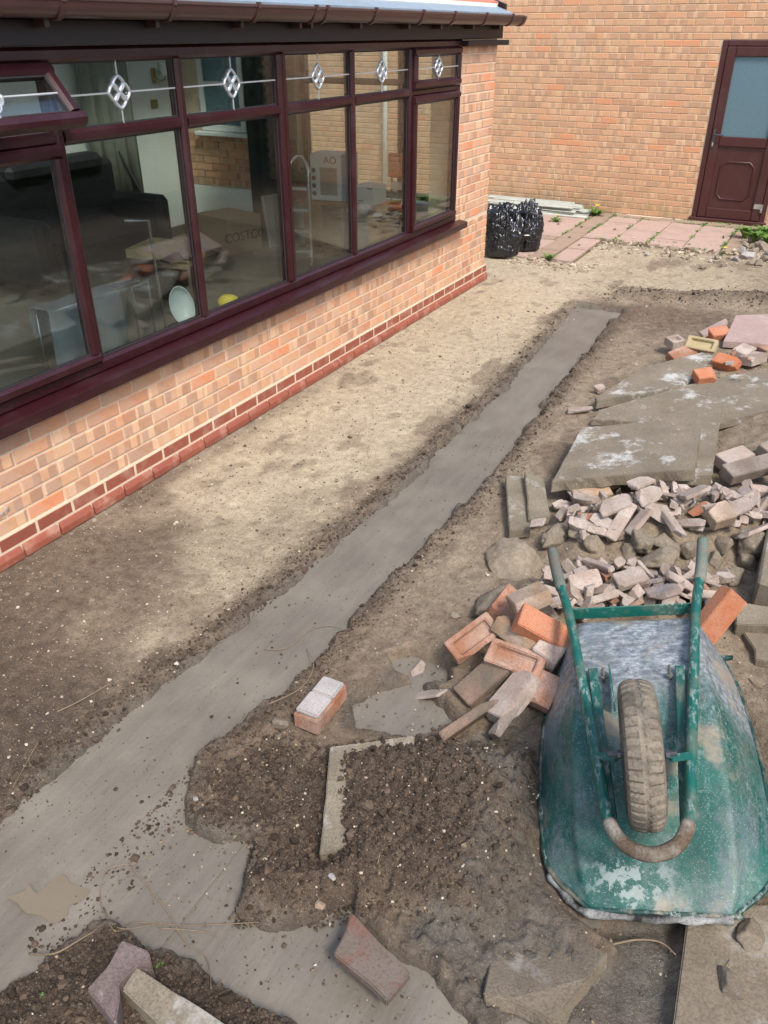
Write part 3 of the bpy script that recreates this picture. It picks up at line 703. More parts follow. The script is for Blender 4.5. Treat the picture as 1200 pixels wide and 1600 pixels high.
# eaves
MB().box(-.28, .03, .2, 7.93, 2.137, 2.235).build('fascia_board', MAT['fascia'], cons, bevel=.004)
MB().box(-.28, .10, .2, 7.93, 2.236, 2.25).build('soffit', MAT['fascia'], cons)
MB().box(-.05, .06, 7.10, 8.02, 2.085, 2.125).build('trim_strip', MAT['fascia'], cons, bevel=.004)
mb = MB(); n = 12; rr = .057
prof = [(rr * math.cos(math.pi * (1 + k / n)), rr * math.sin(math.pi * (1 + k / n)) * 1.25) for k in range(n + 1)] + [((rr - .004) * math.cos(math.pi * (2 - k / n)), (rr - .004) * math.sin(math.pi * (2 - k / n)) * 1.25 + .001) for k in range(n + 1)]
mb.ext(prof, (.145, .2, 2.305), (.145, 7.98, 2.305)); gut = mb.build('gutter', MAT['gutter'], cons, autos=40)
lip = MB(); lip.box(.197, .206, .2, 7.98, 2.296, 2.312).build('gutter_lip', MAT['gutter'], gut, bevel=.003)
mb = MB(); mb.ext([(p[0] * 1.10, p[1] * 1.10) for p in prof[:n + 1]] , (.145, 7.975, 2.305), (.145, 8.03, 2.305)); mb.build('stop_end', MAT['gutter'], gut, autos=40)
for y in (1.9, 2.727, 3.379, 4.027, 4.58, 4.70, 5.28, 5.962, 6.497, 7.114, 7.7):
    mb = MB(); w = .014
    out = [((rr+.007) * math.cos(math.pi * (1 + k / 8)), (rr+.007) * math.sin(math.pi * (1 + k / 8)) * 1.25) for k in range(9)] + [((rr+.001) * math.cos(math.pi * (2 - k / 8)), (rr+.001) * math.sin(math.pi * (2 - k / 8)) * 1.25) for k in range(9)]
    mb.ext(out, (.145, y - w, 2.305), (.145, y + w, 2.305)); mb.box(.03, .09, y - w * .9, y + w * .9, 2.205, 2.25); mb.box(.194, .212, y - w*.8, y + w*.8, 2.292, 2.32)
    mb.build('gutter_bracket', MAT['gutter'], gut)
MB().ext([(0, 0), (0, .01), (.30, .115), (.30, .10)], (.12, 7.93, 2.315), (.12, .2, 2.315)).build('flashing', MAT['flash'], cons)
rf = MB()
for k in range(12):
    x0 = -.06 - k * .28; z0 = 2.395 + k * .098
    pr_ = [(0, 0), (0, .022), (.30, .115), (.30, .09)]
    if 4 <= k <= 9: rf.ext(pr_, (x0, 8.0, z0), (x0, 7.2, z0)).ext(pr_, (x0, .4, z0), (x0, .0, z0))  # tiles left out where the added glazing lets daylight in
    else: rf.ext(pr_, (x0, 8.0, z0), (x0, .0, z0))
MB().ext([(0, 0), (0, .012), (1.72, .614), (1.72, .602)], (-1.15, 7.2, 2.80), (-1.15, .4, 2.80)).build('added_roof_light', MAT['glass'], cons)  # unseen glazing high on the slope, added to brighten the room
roof = rf.build('roof_tiles', MAT['tile'], cons); roof['kind'] = 'stuff'
MB().ext([(0, -.05), (0, .03), (3.4, 1.22), (3.4, 1.14)], (.0, 8.06, 2.37), (.0, 8.005, 2.37)).build('verge', MAT['fascia'], cons)

# ------------------------------------------------------------------ house wall across the end, with its door
YB = 12.05
house = thing('brick_house', 'buff brick house wall with a half glazed brown door', 'house', (0, YB, 0))
DX0, DX1, DZ0, DZ1 = 1.29, 2.20, .03, 2.10
mb = MB(); mb.box(-6.5, DX0, .006, .3, -.3, 3.4).box(DX1, 5.5, .006, .3, -.3, 3.4).box(DX0, DX1, .006, .3, DZ1, 3.4).box(DX0, DX1, .12, .3, -.3, DZ1)
hw = mb.build('brick_wall', MAT['hmortar'], house)
cand = []
z = 0; k = 0
while z < 3.3:
    x = -6.5 + (.1125 if k % 2 else 0)
    while x < 5.4:
        a, b = x, x + .215; segs = [(a, b)]
        if z + .065 > DZ0 and z < DZ1 - .03:
            segs = []
            if a < DX0 - .012: segs.append((a, min(b, DX0 - .012)))
            if b > DX1 + .012: segs.append((max(a, DX1 + .012), b))
        for s0, s1 in segs:
            if s1 - s0 > .03: cand.append(((s0 + s1) / 2, z + .0375, s1 - s0))
        x += .225
    z += .075; k += 1
def inview(c):
    x, z, _ = c
    return -1.1 < x < 2.35 and z < 2.52 and x > -.55 - z * .42
vis = [c for c in cand if inview(c)]
vis.sort(key=lambda c: (c[0] - 1.0) ** 2 + (c[1] - 1.0) ** 2); single = set(vis[:300])
rest = MB()
hb = {}
for c in cand:
    x, z, L_ = c
    key = round(L_, 3)
    if key not in hb:
        me_ = brick_mesh('brick', L_, .065, .02); me_.transform(Matrix.Rotation(R(-90), 4, 'Z')); me_.materials.append(MAT['hbrick']); hb[key] = me_
    if c in single:
        o = link('brick', hb[key], None, hw); o.location = (x, random.uniform(-.0015, .0015), z); o.rotation_euler = (0, random.uniform(-.004, .004), random.uniform(-.006, .006))
    else:
        rest.add([(v.co.x + x, v.co.y, v.co.z + z) for v in hb[key].vertices], [tuple(p.vertices) for p in hb[key].polygons])
o = rest.build('brick', MAT['hbrick_far'], hw); o['kind'] = 'stuff'
# door
dr = MB(); W_ = .065
dr.box(DX0, DX0 + W_, -.01, .11, DZ0, DZ1).box(DX1 - W_, DX1, -.01, .11, DZ0, DZ1).box(DX0 + W_, DX1 - W_, -.01, .11, DZ1 - W_, DZ1)
df = dr.build('door_frame', MAT['door'], house, bevel=.008)
MB().box(DX0 - .03, DX1 + .03, -.045, .11, -.02, .052).build('threshold', MAT['door'], df, bevel=.01)
LX0, LX1, LZ0, LZ1 = DX0 + .068, DX1 - .068, .056, DZ1 - .068; q = .105
dl = MB()
dl.box(LX0, LX0 + q, -.02, .05, LZ0, LZ1).box(LX1 - q, LX1, -.02, .05, LZ0, LZ1).box(LX0 + q, LX1 - q, -.02, .05, LZ1 - q, LZ1).box(LX0 + q, LX1 - q, -.02, .05, LZ0, LZ0 + q + .02).box(LX0 + q, LX1 - q, -.02, .05, .925, 1.04)
dl = dl.build('door', MAT['door'], house, bevel=.009)
MB().box(LX0 + q, LX1 - q, .012, .02, 1.04, LZ1 - q).build('pane', MAT['obscure'], dl)
MB().box(LX0 + q, LX1 - q, .008, .03, LZ0 + q + .02, .925).build('lower_panel', MAT['door'], dl)
cx, cz, hx, hz, cc = (LX0 + LX1) / 2, .52, .20, .225, .06
oc = [(cx-hx+cc, cz-hz), (cx+hx-cc, cz-hz), (cx+hx-cc, cz-hz+cc*.75), (cx+hx, cz-hz+cc), (cx+hx, cz+hz-cc), (cx+hx-cc, cz+hz-cc*.75), (cx+hx-cc, cz+hz), (cx-hx+cc, cz+hz), (cx-hx+cc, cz+hz-cc*.75), (cx-hx, cz+hz-cc), (cx-hx, cz-hz+cc), (cx-hx+cc, cz-hz+cc*.75)]
oc = [(cx-hx+cc, cz-hz), (cx+hx-cc, cz-hz), (cx+hx, cz-hz+cc), (cx+hx, cz+hz-cc), (cx+hx-cc, cz+hz), (cx-hx+cc, cz+hz), (cx-hx, cz+hz-cc), (cx-hx, cz-hz+cc), (cx-hx+cc, cz-hz)]
MB().tube([(x, .006, z) for x, z in oc], .014, 8, False).build('panel_moulding', MAT['door'], dl, smooth=True)
hd = MB(); hd.box(LX0 + .018, LX0 + .05, -.032, -.02, .90, 1.12); hd.tube([(LX0 + .034, -.03, 1.06), (LX0 + .034, -.065, 1.06), (LX0 + .06, -.07, 1.058), (LX0 + .15, -.068, 1.055)], .010, 8)
hd.build('handle', MAT['dkmetal'], dl, bevel=.003)
MB().box(LX0 + .026, LX0 + .042, -.037, -.032, .925, .965).build('key_escutcheon', MAT['chrome'], dl)
MB().box(DX1 - .16, DX1 - .05, -.03, -.021, .21, .27).box(DX1 - .075, DX1 - .05, -.04, -.021, .17, .21).build('hinge', MAT['chrome'], df)
dpx = -3.36
mb = MB(); mb.tube([(dpx, -.05, .1), (dpx, -.05, 3.2)], .036, 10); mb.build('downpipe', MAT['white'], house, smooth=True)

# ------------------------------------------------------------------ patio
pat = MB().box(-1.6, .575, PAT + .05, YB - .01, -.2, -.022).box(.575, 2.2, 10.30, YB - .01, -.2, -.022).build('patio', simple('patio_joint_soil', (.15,.125,.075), .95, .4, 14, .6))
tag(pat, 'weedy patio of pink flags and brick pavers below the house wall', 'patio', kind='structure')
fl = {}
def flag(x0, x1, y0, y1, kind='flag', name='flag', h=.03, gap=.006):
    L_, W2 = x1 - x0 - gap * 2, y1 - y0 - gap * 2; key = (round(L_, 3), round(W2, 3), kind)
    if key not in fl:
        m_ = MB().box(-L_/2, L_/2, -W2/2, W2/2, -.03, .0).mesh(name); bevel_mesh(m_, .004); m_.materials.append(MAT[kind]); fl[key] = m_
    o = link(name, fl[key], None, pat); o.location = ((x0 + x1) / 2, (y0 + y1) / 2, h - .022 + random.uniform(-.004, .004)); o.rotation_euler = (random.uniform(-.008, .008), random.uniform(-.008, .008), random.uniform(-.008, .008))
XC = [.31, .70, 1.10, 1.51, 1.93]
for x0, x1 in zip(XC[:-1], XC[1:]):
    for j in range(4): flag(x0, x1, 10.31 + j * .36, 10.31 + (j + 1) * .36)
for x0, x1 in ((-.35, .06), (-.76, -.35), (-1.17, -.76)):
    for j in range(4): flag(x0, x1, 10.19 + j * .39, 10.19 + (j + 1) * .39)
for x0, x1 in ((-.33, .08), (-.74, -.33), (-1.15, -.74)):
    for j in range(2): flag(x0, x1, 9.02 + j * .48, 9.02 + (j + 1) * .48)
for j in range(2): flag(.33, .57 + .0, 9.04 + j * .6, 9.04 + (j + 1) * .6)
for j in range(27):                                         # paver band running out from the wall
    flag(.07, .305, 9.02 + j * .105, 9.02 + (j + 1) * .105, 'paver', 'paver', gap=.004)
for j in range(10): flag(-1.15 + j * .12, -1.15 + (j + 1) * .12, 9.985, 10.185, 'paver', 'paver', gap=.004)
for j in range(16): flag(1.94, 2.17, 10.31 + j * .105, 10.31 + (j + 1) * .105, 'paver', 'paver', gap=.004)
for j in range(8): flag(.31 + j * .2025, .31 + (j + 1) * .2025, 11.755, 11.86, 'paver', 'paver', gap=.004)
for j in range(8): flag(.31 + j * .2025, .31 + (j + 1) * .2025, 11.86, 11.965, 'paver', 'paver', gap=.004)
MB().box(.3, 1.95, YB - .08, YB - .012, -.03, .004).build('mortar_fillet', MAT['mortar'], pat)

# ------------------------------------------------------------------ wheelbarrow, upside down
wbl = Matrix.Translation((3.09, 1.684, .056)) @ Matrix.Rotation(R(16.8), 4, 'Z') @ Matrix.Rotation(R(1.4), 4, 'X') @ Matrix.Rotation(R(-12.4), 4, 'Y')
barrow = thing('wheelbarrow', 'battered green wheelbarrow turned upside down with its muddy wheel in the air', 'wheelbarrow')
barrow.matrix_world = wbl
# local: x across, y from nose to handles, z up
st = [  # y, rim half width, rim z, floor half width, floor z
    (-.088, .190, .002, .186, .006), (-.078, .205, .004, .196, .022), (-.03, .262, .006, .218, .050), (.02, .305, .008, .226, .076), (.08, .326, .010, .232, .106), (.16, .336, .012, .234, .146),
    (.28, .344, .016, .232, .196), (.40, .348, .020, .228, .238), (.52, .347, .022, .224, .266), (.66, .342, .022, .219, .275), (.80, .330, .020, .213, .277), (.88, .318, .016, .208, .275), (.915, .312, .012, .214, .248), (.955, .302, .006, .246, .10), (.975, .296, .002, .284, .012)]
NV = 25; V = []; F = []
for i, (y, w, rz, b, fz) in enumerate(st):
    for k in range(NV):
        u = k / (NV - 1) * 2 - 1; au = abs(u); sg = 1 if u > 0 else -1
        if au < .45: x = b * .93 * au / .45; z = fz
        elif au < .62:
            t_ = (au - .45) / .17 * math.pi / 2; rc = min(.024, (fz - rz) * .4)
            x = b * .93 + math.sin(t_) * b * .07; z = fz - rc * (1 - math.cos(t_))
        else:
            t_ = (au - .62) / .38; rc = min(.024, (fz - rz) * .4); x = b + (w - b) * t_ ** .85; z = fz - rc + (rz - fz + rc) * t_
        d = .006 * mnoise.noise(Vector((sg * x * 5, y * 5, 1.3))) * (1 if au < .9 else .6)
        V.append((sg * x + .010, y, z + d + (-.010 * math.exp(-((x - .3) ** 2 + (y - .35) ** 2) / .004) if sg < 0 else 0)))
for i in range(len(st) - 1):
    for k in range(NV - 1): F.append((i*NV+k, i*NV+k+1, (i+1)*NV+k+1, (i+1)*NV+k))
tray = link('tray', pyd('tray', V, F, True), MAT['tray'], barrow)
m_ = tray.modifiers.new('sub', 'SUBSURF'); m_.levels = m_.render_levels = 2
m_ = tray.modifiers.new('sol', 'SOLIDIFY'); m_.thickness = .003; m_.offset = -1
loop = [(-w + .01, y, rz) for y, w, rz, _, _ in st] + [(w + .01, y, rz) for y, w, rz, _, _ in st[::-1]]
loop = [Vector(p) + Vector((.005 * mnoise.noise(Vector(p) * 7), 0, .006 * mnoise.noise(Vector(p) * 6 + Vector((3, 3, 3))))) for p in loop]
loop = catmull(loop + [loop[0]], 3)
MB().tube(loop, .0085, 8, False).build('rim', MAT['rim_edge'], tray, smooth=True)
# muddy strip of the nose lip
MB().tube(catmull([(-.30, .02, .000), (-.25, -.045, -.004), (-.185, -.095, -.006), (0, -.100, -.008), (.1, -.100, -.006), (.2, -.095, -.004)], 4), [.012 + .004 * math.sin(i * 1.7) for i in range(21)], 7).build('nose_lip', MAT['crust'], tray, smooth=True)
zt = .301
path = [(-.295, 1.327, .302), (-.268, 1.14, .303), (-.222, .90, zt), (-.178, .56, zt), (-.134, .22, zt - .003), (-.117, .07, zt - .008), (-.100, -.025, zt - .012), (-.062, -.088, zt - .015), (0, -.112, zt - .016)]
path = path + [(-x, y, z) for x, y, z in path[-2::-1]]
pc = catmull(path, 8); rad = .0175
cut = len(pc)
mid = cut // 2
MB().tube(pc, rad, 12).build('frame_tube', MAT['paint'], barrow, smooth=True)
MB().tube(pc[mid-17:mid+18], [rad + .0028 + .0012 * mnoise.noise(p * 30) for p in pc[mid-17:mid+18]], 12).build('mud_caked_bend', MAT['rust'], barrow, smooth=True)
for seg in (pc[:12], pc[-12:]):
    MB().tube(seg, rad + .0045, 12).build('handle_grip', MAT['grip'], barrow, smooth=True)
mb = MB(); mb.box(-.222, .222, .925, .931, .252, .302); mb.build('cross_plate', MAT['paint'], barrow, bevel=.002)
for s in (-1, 1):
    mb = MB(); mb.ext([(-.016, -.002), (-.016, .022), (.016, .022), (.016, -.002)], (s * .140, .60, .282), (s * .098, .02, .225)); mb.build('support_bar', MAT['paintd'], barrow, bevel=.003)
    mb = MB(); mb.ext([(-.013, -.002), (-.013, .002), (.013, .002), (.013, -.002)], (s * .132, .20, .314), (s * .070, .18, .322)); mb.ext([(-.013, -.002), (-.013, .002), (.013, .002), (.013, -.002)], (s * .070, .18, .322), (s * .062, .13, .385)); mb.build('axle_bracket', MAT['paint'], barrow)
    mb = MB(); mb.tube([(s * .105, .57, .262), (s * .105, .57, .328)], .005, 8).tube([(s * .105, .57, .282), (s * .105, .57, .290)], .011, 6); mb.build('bolt', MAT['grip'], barrow)
mb = MB(); mb.ext([(-.02, -.003), (-.02, .003), (.02, .003), (.02, -.003)], (-.085, .60, .298), (-.075, .43, .282), (1, 0, 0)); mb.build('stay_plate', MAT['paintd'], barrow)
# wheel
wc = Vector((-.004, .128, .398)); WR = .197
wh = thing('wheel', '', ''); 
for k_ in ('label', 'category'):
    if k_ in wh: del wh[k_]
wh.parent = barrow; wh.location = wc; wh.scale = (1.06, 1.06, 1.06); wh.rotation_euler = (0, R(2), R(2))
NS, prof_t = 168, []
hw_ = .046
for a_, r_ in ((-.030, .128), (-.040, .138), (-.0465, .152), (-.0475, .164), (-.045, .174), (-.040, .184), (-.030, .1905), (-.0195, .1935), (-.008, .1955), (-.0035, .1925), (.0035, .1925), (.008, .1955), (.0195, .1935), (.030, .1905), (.040, .184), (.045, .174), (.0475, .164), (.0465, .152), (.040, .138), (.030, .128)): prof_t.append((a_, r_))
V = []; F = []; NP = len(prof_t)
for i in range(NS):
    th_ = 2 * math.pi * i / NS
    for j, (a_, r_) in enumerate(prof_t):
        r2 = r_
        side = -1 if a_ < 0 else 1
        if .17 < r_ and abs(a_) > .015:
            ph = (i + (3 if side > 0 else 0)) % 4
            if ph == 0: r2 -= .009
        if abs(a_) < .012 and abs(a_) > .005 and (i + (2 if side > 0 else 0)) % 4 == 0: r2 -= .004
        V.append((a_, r2 * math.cos(th_), r2 * math.sin(th_)))
for i in range(NS):
    for j in range(NP - 1):
        F.append((i*NP+j, i*NP+j+1, ((i+1)%NS)*NP+j+1, ((i+1)%NS)*NP+j))
me_ = pyd('tyre', V, F); shade_auto(me_, 28); link('tyre', me_, MAT['tyre'], wh)
V = []; F = []; pr = [(-.032, .131), (-.030, .112), (-.018, .10), (-.012, .04), (-.03, .03), (-.03, .012), (.03, .012), (.03, .03), (.012, .04), (.018, .10), (.030, .112), (.032, .131)]
for i in range(48):
    th_ = 2 * math.pi * i / 48
    for a_, r_ in pr: V.append((a_, r_ * math.cos(th_), r_ * math.sin(th_)))
NP = len(pr)
for i in range(48):
    for j in range(NP - 1): F.append((i*NP+j, i*NP+j+1, ((i+1)%48)*NP+j+1, ((i+1)%48)*NP+j))
me_ = pyd('wheel_rim', V, F); shade_auto(me_, 30); link('wheel_rim', me_, MAT['grip'], wh)
MB().tube([(-.085, 0, 0), (.09, 0, 0)], .0065, 8).tube([(.062, 0, 0), (.072, 0, 0)], .012, 6).tube([(-.06, 0, 0), (-.052, 0, 0)], .012, 6).build('axle', MAT['dkmetal'], wh)

# ------------------------------------------------------------------ rubble: slabs, bricks, broken pieces
def prism_top(name, top, thick, m, label, cat, group=None, jag=.0, bevel=.004):
    """solid slab under a traced top outline (world points), with its origin at its middle"""
    c = sum(top, Vector()) / len(top); n = Vector()
    for i in range(len(top)):
        a, b = top[i] - c, top[(i + 1) % len(top)] - c; n += a.cross(b)
    n.normalize()
    if n.z < 0: top = top[::-1]; n = -n
    pts = []
    for i in range(len(top)):
        a, b = top[i], top[(i + 1) % len(top)]; k = max(1, int((b - a).length / .05)) if jag else 1
        for q_ in range(k):
            p = a.lerp(b, q_ / k)
            if jag and q_: p = p + (c - p).normalized() * random.uniform(-.2, 1) * jag
            pts.append(p)
    c0 = c - n * thick; v = [p - c0 for p in pts] + [p - n * thick + (c - p) * (random.uniform(-.02, .04) if jag else 0) - c0 for p in pts]; k = len(pts)
    f = [tuple(range(k)), tuple(range(k, 2 * k))[::-1]] + [(i, k + i, k + (i + 1) % k, (i + 1) % k) for i in range(k)]
    me_ = pyd(name, v, f); bevel_mesh(me_, bevel, 2); o = link(name, me_, m); o.location = c0
    return tag(o, label, cat, group)
def slab(px, zs, thick, m, label, name='paving_slab', cat='slab', jag=.0):
    return prism_top(name, [U(x, y, z) for (x, y), z in zip(px, zs)], thick, MAT[m], label, cat, None, jag)
slab([(1078,600),(1200,572),(1290,580),(1330,650),(1200,642),(1105,668),(925,655),(935,640)], [.16,.17,.19,.20,.18,.14,.07,.08], .045, 'slab', 'big weathered grey slab with a mossy edge lying under the chalk marked slabs', jag=.012)
slab([(1010,572),(1105,548),(1122,565),(1058,606),(933,626),(930,620)], [.15,.17,.18,.155,.10,.10], .06, 'slab', 'thin tilted grey slab leaning below the cream frogged brick', jag=.008)
slab([(1130,627),(1113,742),(1040,748),(1000,675),(1020,650)], [.215,.205,.185,.185,.195], .06, 'slab', 'dark grey slab with a pale rim lying beneath the broken cornered slab', jag=.004)
slab([(908,668),(1045,655),(1060,672),(1097,664),(1086,733),(862,752)], [.18,.245,.26,.275,.265,.165], .065, 'slab', 'large grey slab with white chalky streaks and a broken corner, topmost of the stack', jag=.006)
slab([(1150,492),(1290,488),(1300,545),(1130,533)], [.24,.24,.24,.22], .05, 'slab_pink', 'mottled pink paving slab lying on the far brick pile')
slab([(1092,518),(1134,497),(1137,502),(1098,524)], [.14,.20,.20,.14], .03, 'slab_pink', 'narrow pinkish slab strip propped beside the far pink slab')
slab([(1150,663),(1290,650),(1300,712),(1146,702)], [.08,.10,.10,.07], .06, 'slab_mud', 'brown rubble covered slab beneath the mossy slab edge', jag=.012)
# edging pieces and lumps between the footing and the pile
slab([(790,741),(819,746),(829,826),(796,829)], [.07,.07,.09,.09], .05, 'slab_edge', 'mossy concrete edging strip lying beside the wet footing', 'edging_stone', 'edging')
slab([(820,735),(850,749),(860,806),(826,812)], [.12,.11,.11,.11], .05, 'slab_edge', 'pale broken edging strip propped next to the mossy strip', 'edging_stone', 'edging', .006)
# near ground pieces
slab([(516,1166),(648,1148),(646,1300),(499,1335)], [.062,.062,.062,.062], .06, 'slab_edge', 'pale edged slab half buried under the dark soil heap', jag=.003)
slab([(755,1552),(770,1480),(850,1440),(950,1488),(862,1596),(800,1562)], [.03,-.02,-.06,.025,.04,.035], .05, 'slab_mud', 'mud coated slab with a clean broken front edge near the wheelbarrow nose', jag=.006)
slab([(1076,1421),(1210,1412),(1310,1680),(1040,1690)], [.013,.013,.010,.008], .06, 'slab_mud', 'long muddy slab sunk in the ground below the wheelbarrow', jag=.0)
slab([(549,1424),(642,1519),(605,1564),(520,1490)], [.06,.055,.055,.06], .032, 'tile_red', 'muddy red quarry tile lying alone in the wet mud', 'quarry_tile', 'tile', .008)
slab([(190,1468),(232,1485),(236,1500),(214,1508),(186,1535),(187,1560),(180,1600),(135,1545)], [.13,.13,.13,.13,.13,.13,.13,.13], .12, 'slab_purple', 'notched purplish broken stone standing by the lower soil bank', 'broken_stone', 'stone', .011)
slab([(213,1510),(320,1578),(420,1640),(330,1690),(190,1545)], [.12,.12,.12,.12,.12], .14, 'slab_edge', 'mossy grey edging stone set against the purplish broken stone', 'edging_stone', 'edging', .008)

def frog_brick(name, L=.215, W=.1025, Hh=.065, frog=True, chip=0, seed=0):
    rs = random.Random(seed); x, y, z = L/2, W/2, Hh/2
    v = [(-x,-y,-z),(x,-y,-z),(x,y,-z),(-x,y,-z),(-x,-y,z),(x,-y,z),(x,y,z),(-x,y,z)]
    f = [(3,2,1,0),(0,1,5,4),(1,2,6,5),(2,3,7,6),(3,0,4,7)]
    if frog:
        ix, iy = x - .026, y - .020
        v += [(-ix,-iy,z),(ix,-iy,z),(ix,iy,z),(-ix,iy,z),(-ix+.007,-iy+.006,z-.022),(ix-.007,-iy+.006,z-.022),(ix-.007,iy-.006,z-.022),(-ix+.007,iy-.006,z-.022)]
        for k_ in range(4): f += [(4+k_, 4+(k_+1)%4, 8+(k_+1)%4, 8+k_), (8+k_, 8+(k_+1)%4, 12+(k_+1)%4, 12+k_)]
        f.append((12,13,14,15))
    else: f.append((4,5,6,7))
    me_ = pyd(name, v, f); bevel_mesh(me_, .0035, 2)
    bm = bmesh.new(); bm.from_mesh(me_)
    if chip:
        for c_ in range(chip):
            ax = Vector((rs.choice((-x, x)), rs.choice((-y, y)), rs.choice((-z, z)))); nrm = Vector((ax.x / x * rs.uniform(.2, 1), ax.y / y * rs.uniform(.5, 1), ax.z / z * rs.uniform(.3, 1))).normalized()
            r_ = bmesh.ops.bisect_plane(bm, geom=bm.verts[:] + bm.edges[:] + bm.faces[:], plane_co=ax - nrm * rs.uniform(.012, .03), plane_no=nrm, clear_outer=True)
            bmesh.ops.holes_fill(bm, edges=[e for e in bm.edges if e.is_boundary])
    for vv in bm.verts: vv.co += Vector((mnoise.noise(vv.co * 40 + Vector((seed, 0, 0))), mnoise.noise(vv.co * 40 + Vector((0, seed, 5))), mnoise.noise(vv.co * 40 + Vector((9, 0, seed))))) * .0022
    bm.to_mesh(me_); bm.free(); return me_
def orient(o, p0, p1, roll=0, up=Vector((0, 0, 1))):
    d = (p1 - p0).normalized(); sd = up.cross(d).normalized(); u = d.cross(sd)
    M_ = Matrix((d, sd, u)).transposed().to_4x4(); M_.translation = (p0 + p1) / 2
    o.matrix_world = M_ @ Matrix.Rotation(roll, 4, 'X')
def lay(name, me_, m, p0, z0, p1, z1, roll, label, cat='brick', group=None, absz=False):
    a = onground(*p0, z0) if not absz else U(*p0, z0); b = onground(*p1, z1) if not absz else U(*p1, z1)
    me2 = me_
    if not me2.materials: me2.materials.append(MAT[m])
    o = link(name, me2); orient(o, a, b, R(roll)); return tag(o, label, cat, group)
GB = 'loose bricks tumbled beside the wheelbarrow'
lay('loose_brick', frog_brick('loose_brick', chip=1, seed=1), 'rb_orange', (708,1020), .075, (768,975), .10, 38, 'tan salmon brick with a cream frog, end brick of the tumbled row', 'brick', GB)
lay('loose_brick', frog_brick('loose_brick', seed=2), 'rb_orange', (762,1018), .10, (850,1050), .085, 25, 'whole salmon brick with its long frog facing up among tumbled bricks', 'brick', GB)
lay('loose_brick', frog_brick('loose_brick', frog=False, seed=3), 'rb_bright', (818,968), .15, (876,1000), .13, 20, 'smooth orange brick leaning on the pile next to the barrow handle', 'brick', GB)
lay('loose_brick', frog_brick('loose_brick', L=.17, chip=1, seed=4, frog=False), 'rb_orange', (776,968), .08, (806,928), .10, 30, 'half orange brick with grey mortar on its back, behind the frogged bricks', 'brick', GB)
lay('loose_brick', frog_brick('loose_brick', L=.15, chip=1, seed=5, frog=False), 'rb_tan', (808,945), .16, (846,928), .18, -15, 'tan half brick with pale mortar on top of the tumbled pile', 'brick', GB)
lay('loose_brick', frog_brick('loose_brick', seed=6, frog=False), 'rb_mud', (728,1090), .012, (785,1040), .04, 6, 'mud plastered brick sunk flat in the slurry', 'brick', GB)
lay('loose_brick', frog_brick('loose_brick', chip=2, seed=7, frog=False), 'rb_pale', (778,1118), .05, (824,1062), .085, -20, 'greyish pink brick tilted over the slurry beside the tray', 'brick', GB)
lay('brick_slip', frog_brick('brick_slip', W=.04, Hh=.05, seed=8, frog=False, chip=1), 'rb_grey', (776,1142), .05, (814,1086), .085, 30, 'thin brick sliver leaning against the greyish pink brick', 'brick piece', GB)
lay('loose_brick', frog_brick('loose_brick', L=.26, W=.035, Hh=.08, seed=9, frog=False, chip=2), 'rb_mud', (693,1152), .015, (768,1100), .045, 25, 'long muddy broken tile edge sticking out of the slurry', 'brick piece', GB)
lay('loose_brick', frog_brick('loose_brick', L=.13, chip=1, seed=10, frog=False), 'rb_orange', (838,1100), .05, (858,1058), .08, 10, 'pinkish brick end wedged against the green tray side', 'brick', GB)
lay('loose_brick', frog_brick('loose_brick', chip=1, seed=11, frog=False), 'rb_tan', (790,978), .085, (838,1015), .07, -25, 'dusty tan brick lying under the smooth orange brick', 'brick', GB)
lay('loose_brick', frog_brick('loose_brick', L=.12, chip=2, seed=12, frog=False), 'rb_pale', (845,1035), .10, (872,1000), .12, 15, 'crumbling grey brick end between the frogged brick and the tray', 'brick piece', GB)
lay('loose_brick', frog_brick('loose_brick', seed=13, frog=False), 'rb_bright', (1103,985), .10, (1140,938), .17, 62, 'vivid orange brick standing tilted behind the right barrow handle', 'brick', GB)
# single brick by the footing, with a slab of mortar still on it
sb = thing('mortared_brick', 'single salmon brick with a thick pale mortar bed on top, alone by the footing', 'brick')
a = onground(481, 1128, .034); b = onground(521, 1078, .034); orient(sb, a, b, 0)
me_ = frog_brick('brick_body', frog=False, seed=20); link('brick_body', me_, MAT['rb_orange'], sb)
for s, (x0, x1, y0, y1) in enumerate(((-.098, .008, -.045, .046), (.0095, .100, -.046, .044))):
    mm = MB().box(x0, x1, y0, y1, .0335, .052).mesh('mortar_bed'); bevel_mesh(mm, .005, 2); link('mortar_bed', mm, MAT['rb_mortar'], sb)
# far pile
GC = 'bricks piled round the far slabs'
lay('loose_brick', frog_brick('loose_brick', seed=30), 'rb_cream', (1075,536), .20, (1118,544), .20, 42, 'cream yellow brick with a deep rectangular frog on the far pile', 'brick', GC, True)
lay('loose_brick', frog_brick('loose_brick', L=.16, seed=31, frog=False, chip=1), 'rb_bright', (1108,524), .19, (1138,520), .20, 20, 'orange brick behind the cream frogged brick', 'brick', GC, True)
lay('loose_brick', frog_brick('loose_brick', L=.12, seed=32), 'rb_pale', (1044,537), .12, (1064,532), .13, 10, 'small pale half brick with a frog at the left of the far pile', 'brick', GC, True)
lay('loose_brick', frog_brick('loose_brick', seed=33, frog=False), 'rb_orange', (1048,562), .12, (1082,549), .15, 25, 'dusty salmon brick lying below the small pale half brick', 'brick', GC, True)
lay('loose_brick', frog_brick('loose_brick', L=.17, seed=34, frog=False, chip=2), 'rb_bright', (1118,562), .20, (1153,572), .20, 25, 'broken orange brick with a jagged end on the mossy slab', 'brick', GC, True)
lay('loose_brick', frog_brick('loose_brick', L=.13, seed=35, frog=False, chip=2), 'rb_bright', (1086,590), .19, (1114,586), .20, 20, 'chipped orange brick end sitting in the gap between two grey slabs', 'brick', GC, True)
